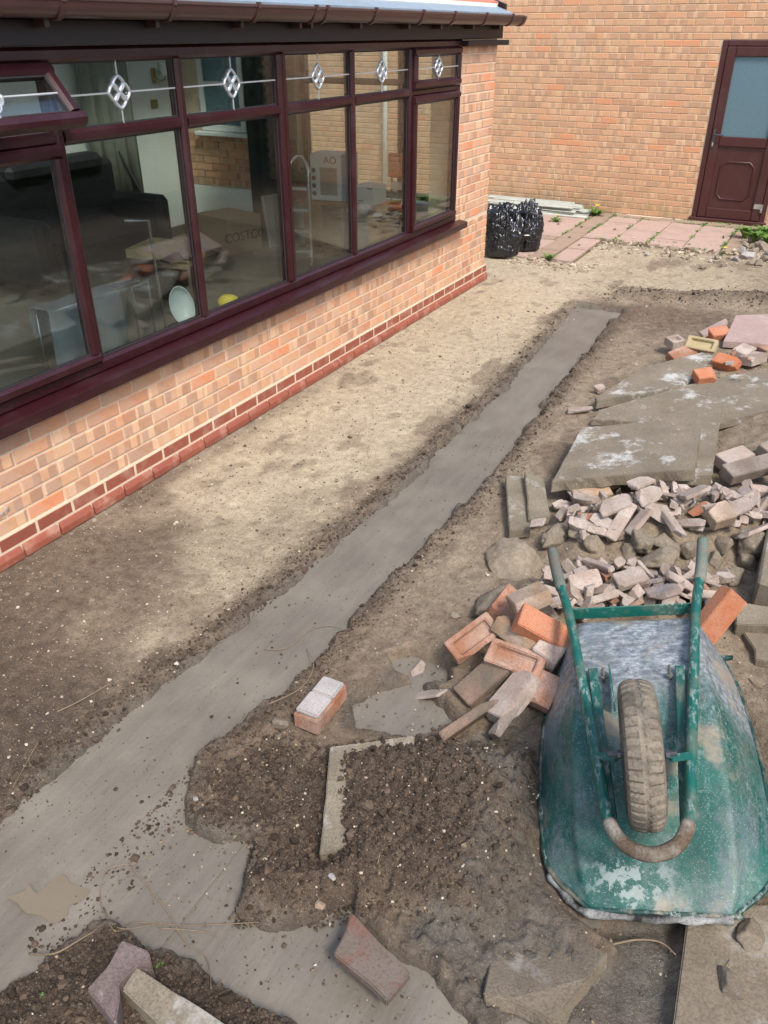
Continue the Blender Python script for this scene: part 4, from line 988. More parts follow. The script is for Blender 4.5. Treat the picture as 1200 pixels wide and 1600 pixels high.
lay('loose_brick', frog_brick('loose_brick', L=.16, seed=36, frog=False, chip=1), 'rb_pale', (1146,560), .23, (1176,542), .25, 10, 'dusty pink brick pair piece below the pink slab', 'brick', GC, True)
lay('loose_brick', frog_brick('loose_brick', L=.16, seed=37, frog=False, chip=1), 'rb_pale', (1162,566), .22, (1192,556), .23, -10, 'flat pinkish brick beside the dusty pair piece', 'brick', GC, True)
lay('loose_brick', frog_brick('loose_brick', seed=38, frog=False), 'rb_orange', (1186,552), .23, (1232,545), .24, 0, 'salmon brick under the corner of the pink slab', 'brick', GC, True)
lay('loose_brick', frog_brick('loose_brick', seed=39, frog=False), 'rb_pale', (1120,726), .12, (1172,708), .13, 10, 'pale dusty brick lying just below the mossy slab edge', 'brick', GC, True)
lay('loose_brick', frog_brick('loose_brick', L=.30, seed=40, frog=False), 'rb_grey', (1135,742), .15, (1205,724), .17, 15, 'long dark grey brick block at the top of the rubble heap', 'brick', GC, True)
lay('loose_brick', frog_brick('loose_brick', seed=41, frog=False, chip=1), 'rb_grey', (1186,712), .15, (1240,690), .17, 15, 'dark grey brick resting on the brown rubble slab', 'brick', GC, True)
lay('loose_brick', frog_brick('loose_brick', L=.2, seed=42, frog=False), 'rb_tan', (905,776), .09, (942,772), .10, 5, 'tan brick showing under the front edge of the chalky slab', 'brick', GC, True)

# broken pieces
def shard(seed):
    rs = random.Random(seed); L_ = rs.uniform(.07, .19); W2 = rs.uniform(.045, .095); T2 = rs.choice((.012, .016, .022, .03, .045)); k = rs.randint(5, 8); pts = []
    for i in range(k):
        t_ = 2 * math.pi * (i + rs.uniform(-.35, .35)) / k + .4; q_ = rs.uniform(.68, 1.05)
        pts.append((math.copysign(abs(math.cos(t_)) ** .6, math.cos(t_)) * L_ / 2 * q_, math.copysign(abs(math.sin(t_)) ** .6, math.sin(t_)) * W2 / 2 * q_))
    tx, ty = rs.uniform(-.25, .25) * T2 / L_ * 2, rs.uniform(-.3, .3) * T2 / W2 * 2
    v = [(x, y, T2 / 2 + x * tx + y * ty + rs.uniform(-.002, .002)) for x, y in pts] + [(x * rs.uniform(.75, 1.12), y * rs.uniform(.75, 1.12), -T2 / 2 + rs.uniform(-.004, .004)) for x, y in pts]
    f = [tuple(range(k)), tuple(range(k, 2 * k))[::-1]] + [(i, k + i, k + (i + 1) % k, (i + 1) % k) for i in range(k)]
    me_ = pyd('brick_shard', v, f); bevel_mesh(me_, .0022)
    me_['form'] = ('thin' if T2 < .025 else 'thick') + (' long' if L_ / W2 > 1.9 else ' squat'); return me_
shards = [shard(100 + i) for i in range(28)]
for i, s in enumerate(shards): s.materials.append(MAT['rb_pale'])
shards_o = [shard(200 + i) for i in range(6)]
for s in shards_o: s.materials.append(MAT['rb_orange'])
def scatter(poly, n, label, group, zmin, zmax, big=1.0, orange=.06, seed=1, tilt=32):
    rs = random.Random(seed); xs_ = [p[0] for p in poly]; ys_ = [p[1] for p in poly]; c = 0
    while c < n:
        px, py = rs.uniform(min(xs_), max(xs_)), rs.uniform(min(ys_), max(ys_))
        if polydist(np.array([px]), np.array([py]), poly)[0] < 0: continue
        p = onground(px, py, rs.uniform(zmin, zmax))
        if rs.random() < orange: m_, lb, gr = rs.choice(shards_o), 'small salmon broken brick piece ' + label, group + ', salmon'
        else: m_ = rs.choice(shards); lb, gr = m_['form'] + ' pale dusty brick shard ' + label, group + ', ' + m_['form']
        o = link('brick_shard', m_); o.location = p; s_ = rs.uniform(.75, 1.15) * big; o.scale = (s_, s_, s_)
        o.rotation_euler = (R(rs.gauss(12, tilt * .6)), R(rs.gauss(0, tilt * .6)), rs.uniform(0, 6.28)); tag(o, lb, 'brick piece', gr); c += 1
scatter([(868,790),(905,765),(960,752),(1085,742),(1130,760),(1200,752),(1230,790),(1200,822),(1100,830),(990,800),(930,835),(905,850),(880,820)], 130, 'in the long heap below the stacked slabs', 'shards in the long heap', .0, .07, .86, .05, 3, 46)
scatter([(885,880),(930,868),(1010,880),(1090,905),(1085,945),(890,955),(870,915)], 84, 'in the heap behind the upturned wheelbarrow', 'shards behind the wheelbarrow', .0, .07, .86, .06, 4, 46)
scatter([(1095,880),(1150,905),(1130,935),(1100,990),(1092,940)], 12, 'right of the barrow handle', 'shards right of the barrow handle', .0, .05, .9, .1, 5)
scatter([(835,905),(870,880),(880,960),(850,960)], 9, 'between the tumbled bricks and the left handle', 'shards at the left handle', .02, .08, .9, .1, 6)
scatter([(1120,545),(1200,550),(1200,580),(1150,585)], 5, 'beneath the far pink slab', 'shards below the pink slab', .05, .1, .8, .3, 7)
# individually seen pieces
lay('brick_shard', shards[2].copy(), 'rb_pale', (815,822), .10, (868,812), .13, 10, 'big pale shard lying across the two edging strips', 'brick piece')
lay('brick_shard', shards[5].copy(), 'rb_pale', (650,1088), .02, (692,1082), .025, 0, 'flat white brick chip lying in the grey slurry', 'brick piece')
lay('brick_shard', shards[9].copy(), 'rb_mortar', (652,1058), .015, (658,1044), .02, 0, 'tiny white chip beside the flat chip in the slurry', 'brick piece')
lay('brick_shard', shards[7].copy(), 'rb_pale', (925,612), .03, (950,602), .04, 0, 'small pinkish shard lying alone between footing and slabs', 'brick piece')
lay('brick_shard', shards[4].copy(), 'rb_pale', (888,642), .02, (925,638), .03, 0, 'pale shard beside the front tip of the mossy slab', 'brick piece')
for i, (a, b, lb) in enumerate((((955,838),(985,790),'long pale brick slip slanting down the heap face'), ((1032,790),(1065,838),'long pale brick slip leaning the other way in the heap'), ((905,872),(965,893),'long thin pale strip on top of the nearer heap'), ((985,830),(1010,800),'short pale brick slip between the two long slips'))):
    lay('brick_slip', frog_brick('brick_slip', L=.2 - .05 * (i == 3), W=.06 - .03 * (i == 2), Hh=.024, frog=False, chip=1, seed=60 + i), 'rb_pale', a, .06, b, .11, 20 * (-1) ** i, lb, 'brick piece')
lay('loose_brick', frog_brick('loose_brick', L=.11, seed=70, frog=False, chip=2), 'rb_tan', (1108,810), .11, (1140,800), .12, 20, 'brown chipped half brick at the right of the long heap', 'brick')
for i, (px, lb) in enumerate((((1015,775),'broad'), ((960,790),'square'), ((1150,795),'long'), ((1000,755),'thick'), ((1085,770),'wide'), ((1180,830),'flat'))):
    lay('broken_brick', frog_brick('broken_brick', L=.13 + .02 * (i % 3), W=.085, Hh=.018, frog=False, chip=4, seed=80 + i), 'rb_pale', (px[0] - 22, px[1] + 8), .09, (px[0] + 22, px[1] - 10), .12, 38 - 15 * i, lb + ' dusty brick face lying on top of the long heap', 'brick piece')
for i, (px, lb) in enumerate((((940,935),'dull'), ((1035,925),'squarish'), ((985,905),'ribbed'), ((915,910),'wedge shaped'))):
    lay('broken_brick', frog_brick('broken_brick', L=.13, W=.085, Hh=.03, frog=False, chip=4, seed=90 + i), 'rb_pale', (px[0] - 24, px[1] + 6), .07, (px[0] + 24, px[1] - 8), .10, -40 + 26 * i, lb + ' pale half brick just behind the barrow cross plate', 'brick')

# stones
def stone_mesh(seed, sub=3, flat=.7):
    bm = bmesh.new(); bmesh.ops.create_icosphere(bm, subdivisions=sub + 1, radius=1.0); o_ = Vector((seed * 3.1, seed * 1.7, seed)); rs = random.Random(seed); planes = [(Vector((rs.gauss(0, 1), rs.gauss(0, 1), rs.gauss(0, 1))).normalized(), rs.uniform(.5, .8)) for _ in range(11)]
    for v in bm.verts:
        d = v.co.normalized(); q_ = d * (1 + .28 * mnoise.noise(d * 1.4 + o_) + .12 * mnoise.noise(d * 4 + o_))
        for pn, pd_ in planes:
            e_ = q_.dot(pn) - pd_
            if e_ > 0: q_ = q_ - pn * e_ * .92
        q_ = q_ + d * .05 * mnoise.noise(d * 7 + o_)
        v.co = Vector((q_.x, q_.y * .8, q_.z * flat))
    for f in bm.faces: f.smooth = True
    me_ = bpy.data.meshes.new('stone'); bm.to_mesh(me_); bm.free(); return me_
def stone(px, r, off, m, label, seed, group=None, name='stone'):
    me_ = stone_mesh(seed); me_.materials.append(MAT[m]); o = link(name, me_); o.location = onground(*px, off); o.scale = (r, r, r); o.rotation_euler = (random.uniform(-.3, .3), random.uniform(-.3, .3), random.uniform(0, 6))
    return tag(o, label, 'stone', group)
def lump(px, sc, rz, label, seed):
    o = stone(px, 1.0, .025, 'stone', label, seed, None, 'concrete_lump'); o.scale = sc; o.rotation_euler = (0, 0, R(rz)); o['category'] = 'lump'; return o
lump((800,875), (.16, .17, .13), 20, 'rounded tan concrete lump with a strip of plastic on it', 401)
lump((785,945), (.20, .19, .11), 60, 'broad tan concrete lump behind the loose salmon bricks', 405)
lump((872,838), (.05, .15, .09), -20, 'narrow grey concrete lump under the long pale shards', 409)
GS = 'rough stones in the gap between the rubble heaps'
for i, (px, r) in enumerate((((925,850),.075), ((960,835),.055), ((1000,845),.10), ((1040,850),.085), ((1030,875),.10), ((1075,862),.07), ((985,862),.05), ((1130,852),.06), ((1118,875),.05), ((1145,900),.07), ((1165,880),.06), ((905,835),.06))):
    stone(px, r, r * .25, 'stone', ('large' if r > .08 else 'middling' if r > .06 else 'small') + ' rough tan rubble stone in the gap between the two heaps', 300 + i, GS + (', large' if r > .08 else ', middling' if r > .06 else ', small'))
stone((1180,850), .12, .02, 'slab_mud', 'large grey stone beside the right hand timber', 320)
GN = 'grey stones below the barrow nose'
for i, (px, r, m_, lb) in enumerate((((1150,1425),.035,'slab_edge','small grey stone under the barrow nose'), ((1172,1425),.03,'slab_edge','small grey stone under the barrow nose'), ((1170,1462),.05,'stone','tan hairy stone below the two small grey stones'), ((1140,1540),.05,'slab_mud','muddy clod with yellow roots on the sunken slab'), ((1140,1508),.018,'stone','tan pebble on the sunken slab'), ((440,1130),.035,'slab_mud','round muddy stone beside the mortared brick'), ((713,962),.03,'stone','round tan stone beside the broad concrete lump'), ((375,1365),.022,'rb_mortar','pale angular stone at the edge of the soil heap'), ((352,1378),.022,'stone','brown round stone next to the pale angular stone'), ((370,1394),.014,'slab_edge','small grey pebble below the pale angular stone'), ((518,1370),.014,'rb_mortar','white pebble in the middle of the soil heap'), ((500,1415),.018,'rb_tan','orange brown stone at the front of the soil heap'), ((305,1248),.013,'rb_mortar','bright white chip on the footing edge'), ((185,1344),.016,'slab_mud','dark lump sitting in the slurry'), ((312,1190),.013,'slab_mud','dark pebble on the wet concrete'))):
    stone(px, r, r * .3, m_, lb, 340 + i, GN if i < 2 else None)
for i, (px, r) in enumerate((((1170,400),.10), ((1190,385),.12), ((1195,405),.08), ((1150,405),.06), ((1185,365),.1), ((1130,415),.05), ((1210,395),.15), ((1120,402),.05), ((1178,392),.07), ((1160,392),.06), ((1186,412),.07), ((1172,412),.05), ((1200,375),.09), ((1175,375),.07), ((1165,383),.05), ((1110,408),.035), ((1075,404),.04), ((1050,400),.045), ((1010,398),.04), ((985,396),.03), ((1098,418),.04))):
    stone(px, r, r * .3, 'stone' if i % 3 else 'rb_mortar', ('pale tan' if i % 3 else 'chalky white') + (' large' if r > .09 else ' small') + ' stone in the rockery corner past the patio', 360 + i, 'stones of the rockery corner, ' + ('tan' if i % 3 else 'white') + (' large' if r > .09 else ' small'))
# timber and kerb on the right
def beam(name, p0, p1, w, h, m, label, cat):
    a, b = Vector(p0), Vector(p1); c = (a + b) / 2; mb = MB(); mb.ext([(-w/2, -h/2), (-w/2, h/2), (w/2, h/2), (w/2, -h/2)], a - c, b - c); o = mb.build(name, MAT[m], None, bevel=.01); o.location = c; return tag(o, label, cat)
beam('concrete_edging', U(1200, 935, .12), U(1230, 740, .16), .11, .14, 'slab_edge', 'grey concrete kerb running along the right of the rubble', 'kerb')
slab([(1147,940),(1260,950),(1290,985),(1150,975)], [.15,.16,.15,.13], .10, 'slab_edge', 'pale flat rock with a white edge right of the orange brick', 'rock', 'rock', .012)
slab([(1160,985),(1290,975),(1320,1060),(1180,1030)], [.09,.10,.09,.08], .10, 'slab_mud', 'soil coated rock below the pale flat rock', 'rock', 'rock', .02)

# ------------------------------------------------------------------ bags, trims
def bag(name, c, sx, sy, sz, seed, label):
    bm = bmesh.new(); bmesh.ops.create_icosphere(bm, subdivisions=6, radius=1.0); o_ = Vector((seed, seed * 2.3, 1.1))
    for v in bm.verts:
        d = v.co.copy(); z = d.z; r_ = math.hypot(d.x, d.y) + 1e-6
        q_ = (1.0 / max(abs(z), r_)) ** .42; d2 = d * q_                       # squared-off sack
        n1 = mnoise.noise(d * 1.3 + o_); w1 = mnoise.noise(d * 2.1 + o_ * 1.7)
        ang = math.atan2(d.y, d.x)
        up_ = max(0, (z + .1)); lo_ = max(0, .35 - z)
        fold = 1 - 2 * abs(mnoise.noise(Vector((math.cos(ang) * 2.2, math.sin(ang) * 2.2, z * 4.5 + w1 * 1.6)) + o_))      # pleats lying round the sack
        fold2 = 1 - 2 * abs(mnoise.noise(Vector((math.cos(ang) * 3.2 + w1, math.sin(ang) * 3.2, z * 6.5 + n1 * 2)) + o_))
        pleat = 1 - 2 * abs(mnoise.noise(Vector((math.cos(ang) * 6, math.sin(ang) * 6, z * 1.2 + w1)) + o_))
        s_ = (1 + .16 * n1 + .10 * fold + .03 * fold2 + .07 * pleat * lo_ + .10 * up_ * fold2) * (1.04 - .16 * max(0, z))
        zz = d2.z * (1 + .10 * n1) + up_ * (.16 * fold2 + .42 * w1 + .22 * pleat)
        v.co = Vector((d2.x * s_ * sx, d2.y * s_ * sy, max(-.95, zz) * sz + .95 * sz))
    for f in bm.faces: f.smooth = True
    me_ = bpy.data.meshes.new(name); bm.to_mesh(me_); bm.free(); o = link(name, me_, MAT['bag']); o.location = c
    return tag(o, label, 'bag', 'rubbish bags by the corner')
bag('rubbish_bag', (-.21, 8.92, -.01), .20, .18, .245, 3, 'full black rubbish bag sagging at the conservatory corner')
bag('rubbish_bag', (-.08, 9.32, -.005), .175, .16, .235, 8, 'second black rubbish bag standing behind the sagging one')
GT = 'white trims stacked by the house wall'
for i in range(9):
    lay_, col_ = divmod(i, 3)
    o = MB().ext([(-.045, 0), (-.045, .028), (-.038, .028), (-.038, .008), (.045, .008), (.045, 0)], (-1.3, 0, 0), (0, 0, 0)).build('plastic_trim', MAT['dirtywhite'], None)
    o.location = (-.12 + random.uniform(-.16, .04) + .10 * (2 - lay_), 11.50 + col_ * .13 + random.uniform(-.02, .02) + lay_ * .03, .012 + lay_ * .045); o.rotation_euler = (random.uniform(-.2, .2), 0, random.uniform(-.06, .03)); tag(o, 'weathered white plastic trim length stacked against the brick house', 'trim', GT)

# ------------------------------------------------------------------ weeds, roots
def tuft(px, h, n, label, flower=False, seed=0, name='weed', absz=None, spread=.6):
    rs = random.Random(seed); base = onground(*px, 0) if absz is None else U(*px, absz)
    e = thing(name, label, 'weed', base); mb = MB()
    for i in range(n):
        a_ = rs.uniform(0, 6.28); l_ = h * rs.uniform(.6, 1.15); sp = rs.uniform(.2, 1) * spread; w = h * .10 * rs.uniform(.7, 1.3)
        p0 = Vector((rs.uniform(-.2, .2) * h, rs.uniform(-.2, .2) * h, -.005)); d = Vector((math.cos(a_), math.sin(a_), 0)); sd = Vector((-d.y, d.x, 0))
        p1 = p0 + d * l_ * sp * .5 + Vector((0, 0, l_ * .62)); p2 = p0 + d * l_ * sp * 1.2 + Vector((0, 0, l_ * .75))
        mb.add([p0 - sd * w * .3, p0 + sd * w * .3, p1 + sd * w, p1 - sd * w, p2], [(0, 1, 2, 3), (3, 2, 4)])
    mb.build('leaves', MAT['leaf'], e)
    if flower:
        st_ = MB().tube([(0, 0, 0), (.01, .004, h * .9), (.015, 0, h * 1.15)], .003, 5); st_.build('stem', MAT['leaf'], e)
        mb = MB()
        for i in range(26):
            a_ = i * 2.4; r_ = h * .42 * (.35 + .65 * (i / 26)); c_ = Vector((.015, 0, h * 1.15)); d = Vector((math.cos(a_), math.sin(a_), .45)); sd = Vector((-d.y, d.x, 0)) * h * .09
            mb.add([c_, c_ + d * r_ * .6 + sd, c_ + d * r_, c_ + d * r_ * .6 - sd], [(0, 1, 2, 3)])
        mb.build('flower', MAT['petal'], e)
    return e
tuft((868,347), .075, 40, 'dandelion with a yellow flower between flags near the white trims', True, 1, spread=1.8)
tuft((930,337), .11, 90, 'leafy weed clump with a yellow flower by the house wall', True, 2, spread=2.0)
tuft((1129,399), .07, 24, 'yellow dandelion flower at the broken patio edge', True, 3)
tuft((857,405), .08, 40, 'bright green weed in the paver band near the rubbish bags', False, 4, spread=1.8)
for i, px in enumerate(((1052,344),(1098,352),(1140,352),(915,345),(908,356),(890,372),(905,385),(1130,372),(960,360),(872,352))):
    tuft(px, .04, 26, 'small weed growing in the patio joints', False, 10 + i)['group'] = 'weeds in the patio joints'
for i, px in enumerate(((1180,378),(1195,370),(1165,370),(1200,385))):
    tuft(px, .15, 90, 'green weed growing over the rockery stones', False, 30 + i, spread=1.0)['group'] = 'weeds on the rockery'
tuft((1170,858), .07, 70, 'thin grassy weed beside the large grey stone', False, 40, spread=1.1)
tuft((995,857), .035, 14, 'green seedling between stones in the rubble gap', False, 41)
tuft((250,1507), .028, 6, 'green seedling beside the purplish broken stone', False, 42, spread=1.0)
tuft((70,1560), .025, 8, 'tiny seedling on the lower soil bank', False, 43)
tuft((1192,1432), .03, 8, 'bright green leaf by the stones under the barrow nose', False, 44, spread=1.0)
def root(pts, r, label, seed=0, m='stick', off=.004):
    r *= .7
    rs = random.Random(seed); P_ = [onground(x, y, off + rs.uniform(0, .008)) for x, y in pts]; P_ = [Vector((p.x, p.y, max(p.z, CZ + .008))) for p in P_]
    c = P_[0].copy(); pc_ = catmull([p - c for p in P_], 6)
    o = MB().tube(pc_, [r * (1.1 - .5 * i / len(pc_)) for i in range(len(pc_))], 6).build('root', MAT[m], None, smooth=True); o.location = c
    return tag(o, label, 'root')
root([(90,1112),(125,1095),(160,1075),(188,1058)], .0035, 'straight dry root lying on packed earth left of the footing', 1)
root([(50,1500),(85,1490),(130,1465),(188,1445)], .0045, 'pale stick on the lower soil bank', 2)
root([(415,1025),(450,1022),(485,995),(520,988),(560,992)], .0028, 'thin forked root trailing over the wet concrete edge', 3)
root([(420,1100),(470,1075),(490,1040),(480,1025)], .003, 'curling root along the footing edge by the mortared brick', 4)
root([(165,1430),(180,1455),(215,1452),(300,1456),(420,1440)], .0032, 'long bent root across the slurry', 5)
root([(215,1360),(170,1370),(160,1420),(185,1450),(250,1456)], .0028, 'looped dark root lying on the grey slurry', 6)
root([(205,1362),(260,1430),(290,1480),(325,1510),(330,1545)], .0028, 'dark root running down through the slurry', 7)
root([(250,1462),(320,1466),(345,1480)], .0025, 'short twig beside the purplish broken stone', 8)
root([(590,1350),(600,1310),(612,1290)], .0025, 'pale rootlet poking from the soil heap', 9)
root([(940,1480),(990,1475),(1030,1478),(1056,1492)], .0045, 'muddy root across the wet hollow near the sunken slab', 10)
root([(20,1230),(60,1160),(45,1190),(70,1210)], .002, 'hooked rootlet on the dark earth left of the footing', 11)
root([(1105,700),(1150,690)], .001, 'faint straw under the slab edge', 12) if False else None
root([(1165,1000),(1180,1020),(1210,1015)], .003, 'dry root hanging over the soil coated rock', 13)
root([(1170,1060),(1190,1075),(1215,1060)], .003, 'fibrous dry root in the soil beside the tray', 14)
root([(770,884),(790,872),(805,872),(815,884),(822,898)], .004, 'pale curled plastic strip lying on the tan concrete lump', 15, 'dirtywhite', .012)

# ------------------------------------------------------------------ loose clods and grit
def ico(sub):
    bm = bmesh.new(); bmesh.ops.create_icosphere(bm, subdivisions=sub, radius=1.0); v = np.array([v.co[:] for v in bm.verts]); f = np.array([[q.index for q in p.verts] for p in bm.faces]); bm.free(); return v, f
def crumbs(name, pts, rad, m, sub, label, cat, flat=.75, jit=.24, sink=.3, smooth=False):
    bv, bf = ico(sub); n = len(pts); k = len(bv)
    ang = rng.uniform(0, 2 * math.pi, n); sc = rng.uniform(.75, 1.3, (n, 3)) * rad[:, None]; sc[:, 2] *= flat
    v = bv[None] * (1 + rng.normal(0, jit, (n, k))[:, :, None]) * sc[:, None, :]
    ca_, sa_ = np.cos(ang)[:, None], np.sin(ang)[:, None]
    x = v[:, :, 0] * ca_ - v[:, :, 1] * sa_; y = v[:, :, 0] * sa_ + v[:, :, 1] * ca_
    zb = terrain(pts[:, 0], pts[:, 1]); zb = np.maximum(zb, np.where((pts[:, 0] > .95) & (pts[:, 0] < 3.0), CZ, -9))
    v = np.stack([x + pts[:, 0:1], y + pts[:, 1:2], v[:, :, 2] + (zb + rad * flat * (1 - 2 * sink))[:, None]], -1).reshape(-1, 3)
    f = (bf[None] + (np.arange(n) * k)[:, None, None]).reshape(-1, 3)
    me_ = bpy.data.meshes.new(name); me_.vertices.add(len(v)); me_.vertices.foreach_set('co', v.ravel()); me_.loops.add(f.size); me_.loops.foreach_set('vertex_index', f.ravel().astype(np.int32))
    me_.polygons.add(len(f)); me_.polygons.foreach_set('loop_start', np.arange(0, f.size, 3, dtype=np.int32)); me_.polygons.foreach_set('use_smooth', np.full(len(f), smooth)); me_.update(calc_edges=True)
    return tag(link(name, me_, m), label, cat, kind='stuff')
def crumb_mat(name, st):
    t = T(name); v = t.obj(); c = t.ramp(t.island(), st); n = t.noise(v, 60, 4); c = t.mix(t.math('MULTIPLY', n, .4), c, tuple(x * .5 for x in st[0][1]))
    t.set(Base_Color=c, Roughness=.9, Specular_IOR_Level=.25); t.bump(n, .5, .004); return t.m
MAT['clod'] = crumb_mat('dark_clod', [(0, (.035,.025,.017)), (.5, (.075,.053,.036)), (1, (.14,.10,.07))])
MAT['clodb'] = crumb_mat('brown_clod', [(0, (.09,.065,.045)), (.6, (.17,.125,.085)), (1, (.28,.22,.155))])
MAT['grit'] = crumb_mat('pale_grit', [(0, (.22,.17,.115)), (.5, (.42,.34,.25)), (1, (.62,.55,.45))])
def rand_in(poly, n):
    P_ = np.array(poly); o = np.zeros((0, 2))
    while len(o) < n:
        q_ = rng.uniform(P_.min(0), P_.max(0), (n * 3, 2)); q_ = q_[polydist(q_[:, 0], q_[:, 1], poly) > 0]; o = np.vstack([o, q_])
    return o[:n]
pm = rand_in(MOUND, 11000); pm = pm[(polydist(pm[:, 0], pm[:, 1], MUDMID) < .02) | (rng.random(len(pm)) < .25)]; pm = pm[polydist(pm[:, 0], pm[:, 1], BARROW) < -.03]; pb = rand_in(SOILBL, 5000)
ny_ = 9000; yv = rng.uniform(.7, 1, ny_) ; yv = 7.6 - (7.6 - .7) * rng.power(1.6, ny_)
left = rng.random(ny_) < .5; xv = np.where(left, np.interp(yv, Y_, TL) - np.abs(rng.normal(.02, .055, ny_)), np.interp(yv, Y2, TR) + np.abs(rng.normal(.02, .06, ny_)))
pe = np.stack([xv, yv], 1)
ptn = rand_in(BACKTR, 2600) + rng.normal(0, .06, (2600, 2))
pts = np.vstack([pm, pb, pe, ptn]); crumbs('soil_clods', pts, rng.lognormal(-5.95, .55, len(pts)).clip(.0014, .017) * np.where(pts[:, 1] > 7.6, 1.35, 1.0), MAT['clod'], 1, 'dark crumbly soil clods along the footing and on the soil heaps', 'clods')
mid_ = np.stack([rng.uniform(1.65, 3.6, 8000), rng.uniform(1.0, 7.6, 8000)], 1); lft = np.stack([rng.uniform(.05, 1.2, 8000), .8 + 6.6 * rng.power(.6, 8000)], 1)
far_ = np.stack([rng.uniform(.0, 3.4, 2200), rng.uniform(7.6, 10.3, 2200)], 1)
pts = np.vstack([mid_, lft, far_]); crumbs('earth_crumbs', pts, rng.lognormal(-6.1, .5, len(pts)).clip(.0012, .013), MAT['clodb'], 1, 'brown earth crumbs strewn over the trodden ground', 'earth')
pts = np.vstack([np.stack([rng.uniform(.05, 1.2, 2600), .8 + 6.8 * rng.power(.8, 2600)], 1), np.stack([rng.uniform(1.65, 3.6, 1800), rng.uniform(1.0, 8, 1800)], 1), rand_in(MOUND, 350), rand_in(SOILBL, 60), np.stack([rng.uniform(.0, 2.6, 1500), rng.uniform(7.8, 10.3, 1500)], 1), np.stack([rng.uniform(.05, .12, 500), rng.uniform(1.6, 7.8, 500)], 1)])
crumbs('grit', pts, rng.lognormal(-5.95, .45, len(pts)).clip(.0012, .012), MAT['grit'], 1, 'pale grit and pebbles scattered on the packed earth', 'grit', .7, .2, .3)
pts = np.vstack([rand_in([(1.2, .9), (1.55, 1.3), (1.65, 2.7), (1.6, 4.5), (1.3, 4.5), (1.2, 2.2)], 500), rand_in(SL1, 300)]); 
crumbs('concrete_crumbs', pts, rng.lognormal(-6.2, .5, len(pts)).clip(.0012, .009), MAT['clod'], 1, 'dark soil crumbs fallen on the wet concrete', 'crumbs', .5)

pts = np.vstack([np.stack([rng.uniform(.6, 3.0, 900), rng.normal(10.0, .22, 900)], 1), np.stack([rng.uniform(-.1, .9, 350), rng.normal(8.8, .12, 350)], 1)])
crumbs('broken_hardcore', pts, rng.lognormal(-4.6, .55, len(pts)).clip(.004, .045), MAT['grit'], 1, 'pale broken hardcore along the torn patio edge', 'hardcore', .6, .25, .35)
V = []; F = []
for i in range(2600):
    q_ = rng.random()
    if q_ < .75: x = float(rng.choice([.06, .31, .70, 1.10, 1.51, 1.93, 2.18, -.35])) + rng.normal(0, .012); y = rng.uniform(10.3, 11.95)
    else: x = rng.uniform(.3, 2.1); y = float(rng.choice([11.75, 11.97, 10.31])) + rng.normal(0, .012)
    if fbm(np.array([x]), np.array([y]), 2.5, 2, 55)[0] < -.02: continue
    a_ = rng.uniform(0, 6.28); l_ = rng.uniform(.012, .035); n_ = len(V); d = np.array([math.cos(a_), math.sin(a_)]) * l_
    V += [(x, y, -.004), (x + d[0] * .5 - d[1] * .25, y + d[1] * .5 + d[0] * .25, .012), (x + d[0], y + d[1], .02), (x + d[0] * .5 + d[1] * .25, y + d[1] * .5 - d[0] * .25, .012)]; F.append((n_, n_ + 1, n_ + 2, n_ + 3))
tag(link('moss_and_weeds', pyd('moss_and_weeds', V, F), MAT['leaf']), 'green moss and tiny weeds filling the patio joints', 'moss', kind='stuff')

# ------------------------------------------------------------------ inside the room, seen through the glass
def lz(o, loc, rz=0): o.location = loc; o.rotation_euler = (0, 0, R(rz)); return o
sofa = lz(thing('black_sofa', 'bulky black upholstered sofa against the pale rear wall inside the room', 'sofa'), (-3.02, 5.45, .2), 0)
for nm, b in (('backrest', (-.38, -.18, -.78, .78, .12, .95)), ('seat', (-.18, .42, -.62, .62, .12, .45)), ('armrest', (-.2, .45, -.80, -.63, .1, .66)), ('armrest', (-.2, .45, .63, .80, .1, .66)), ('headrest', (-.36, -.12, -.5, .60, .86, 1.02))):
    MB().box(*b).build(nm, MAT['blackfab'], sofa, bevel=.05)
air = lz(thing('clothes_airer', 'silvery wire clothes airer standing near the window glass inside', 'airer'), (-1.35, 3.95, .2), 0)
mb = MB()
for x, y0, y1 in ((-.03, -.42, .45), (.14, -.42, .45)): mb.tube([(x, y0, .0), (x, y0, .44), (x, y1, .44), (x, y1, 0)], .010, 8)
mb.build('frame', MAT['chrome'], air, smooth=True)
for k in range(5): MB().tube([(-.02 + k * .04, -.42, .43), (-.02 + k * .04, .45, .43)], .005, 6).build('rail', MAT['chrome'], air)
MB().tube([(.18, .52, .0), (.18, .50, .85), (.16, .30, .88)], .010, 8).build('upright', MAT['chrome'], air, smooth=True)
V = []; F = []; N1, N2 = 24, 30
for i in range(N1):
    for j in range(N2):
        u = i / (N1 - 1); w = j / (N2 - 1); s_ = w * .85 - .22
        y = -.46 + u * .62
        if s_ < 0: p = (-.03 - .014 + .02 * math.sin(u * 17) * (-s_) * 3, y, .455 + s_)
        elif s_ < .17: p = (-.03 + s_, y, .458 + .004 * math.sin(u * 14 + s_ * 9))
        else: p = (.152 + .05 * math.sin(u * 11) * (s_ - .17) * 3, y + .25 * (s_ - .17) * (u - .3), .458 - (s_ - .17) * .93)
        V.append(p)
for i in range(N1 - 1):
    for j in range(N2 - 1): F.append((i*N2+j, i*N2+j+1, (i+1)*N2+j+1, (i+1)*N2+j))
tw = lz(link('towel', pyd('towel', V, F, True), MAT['greyfab']), (-1.35, 3.95, .2)); m_ = tw.modifiers.new('s', 'SOLIDIFY'); m_.thickness = .008; tag(tw, 'blue grey towel draped over the wire airer inside the window', 'towel')
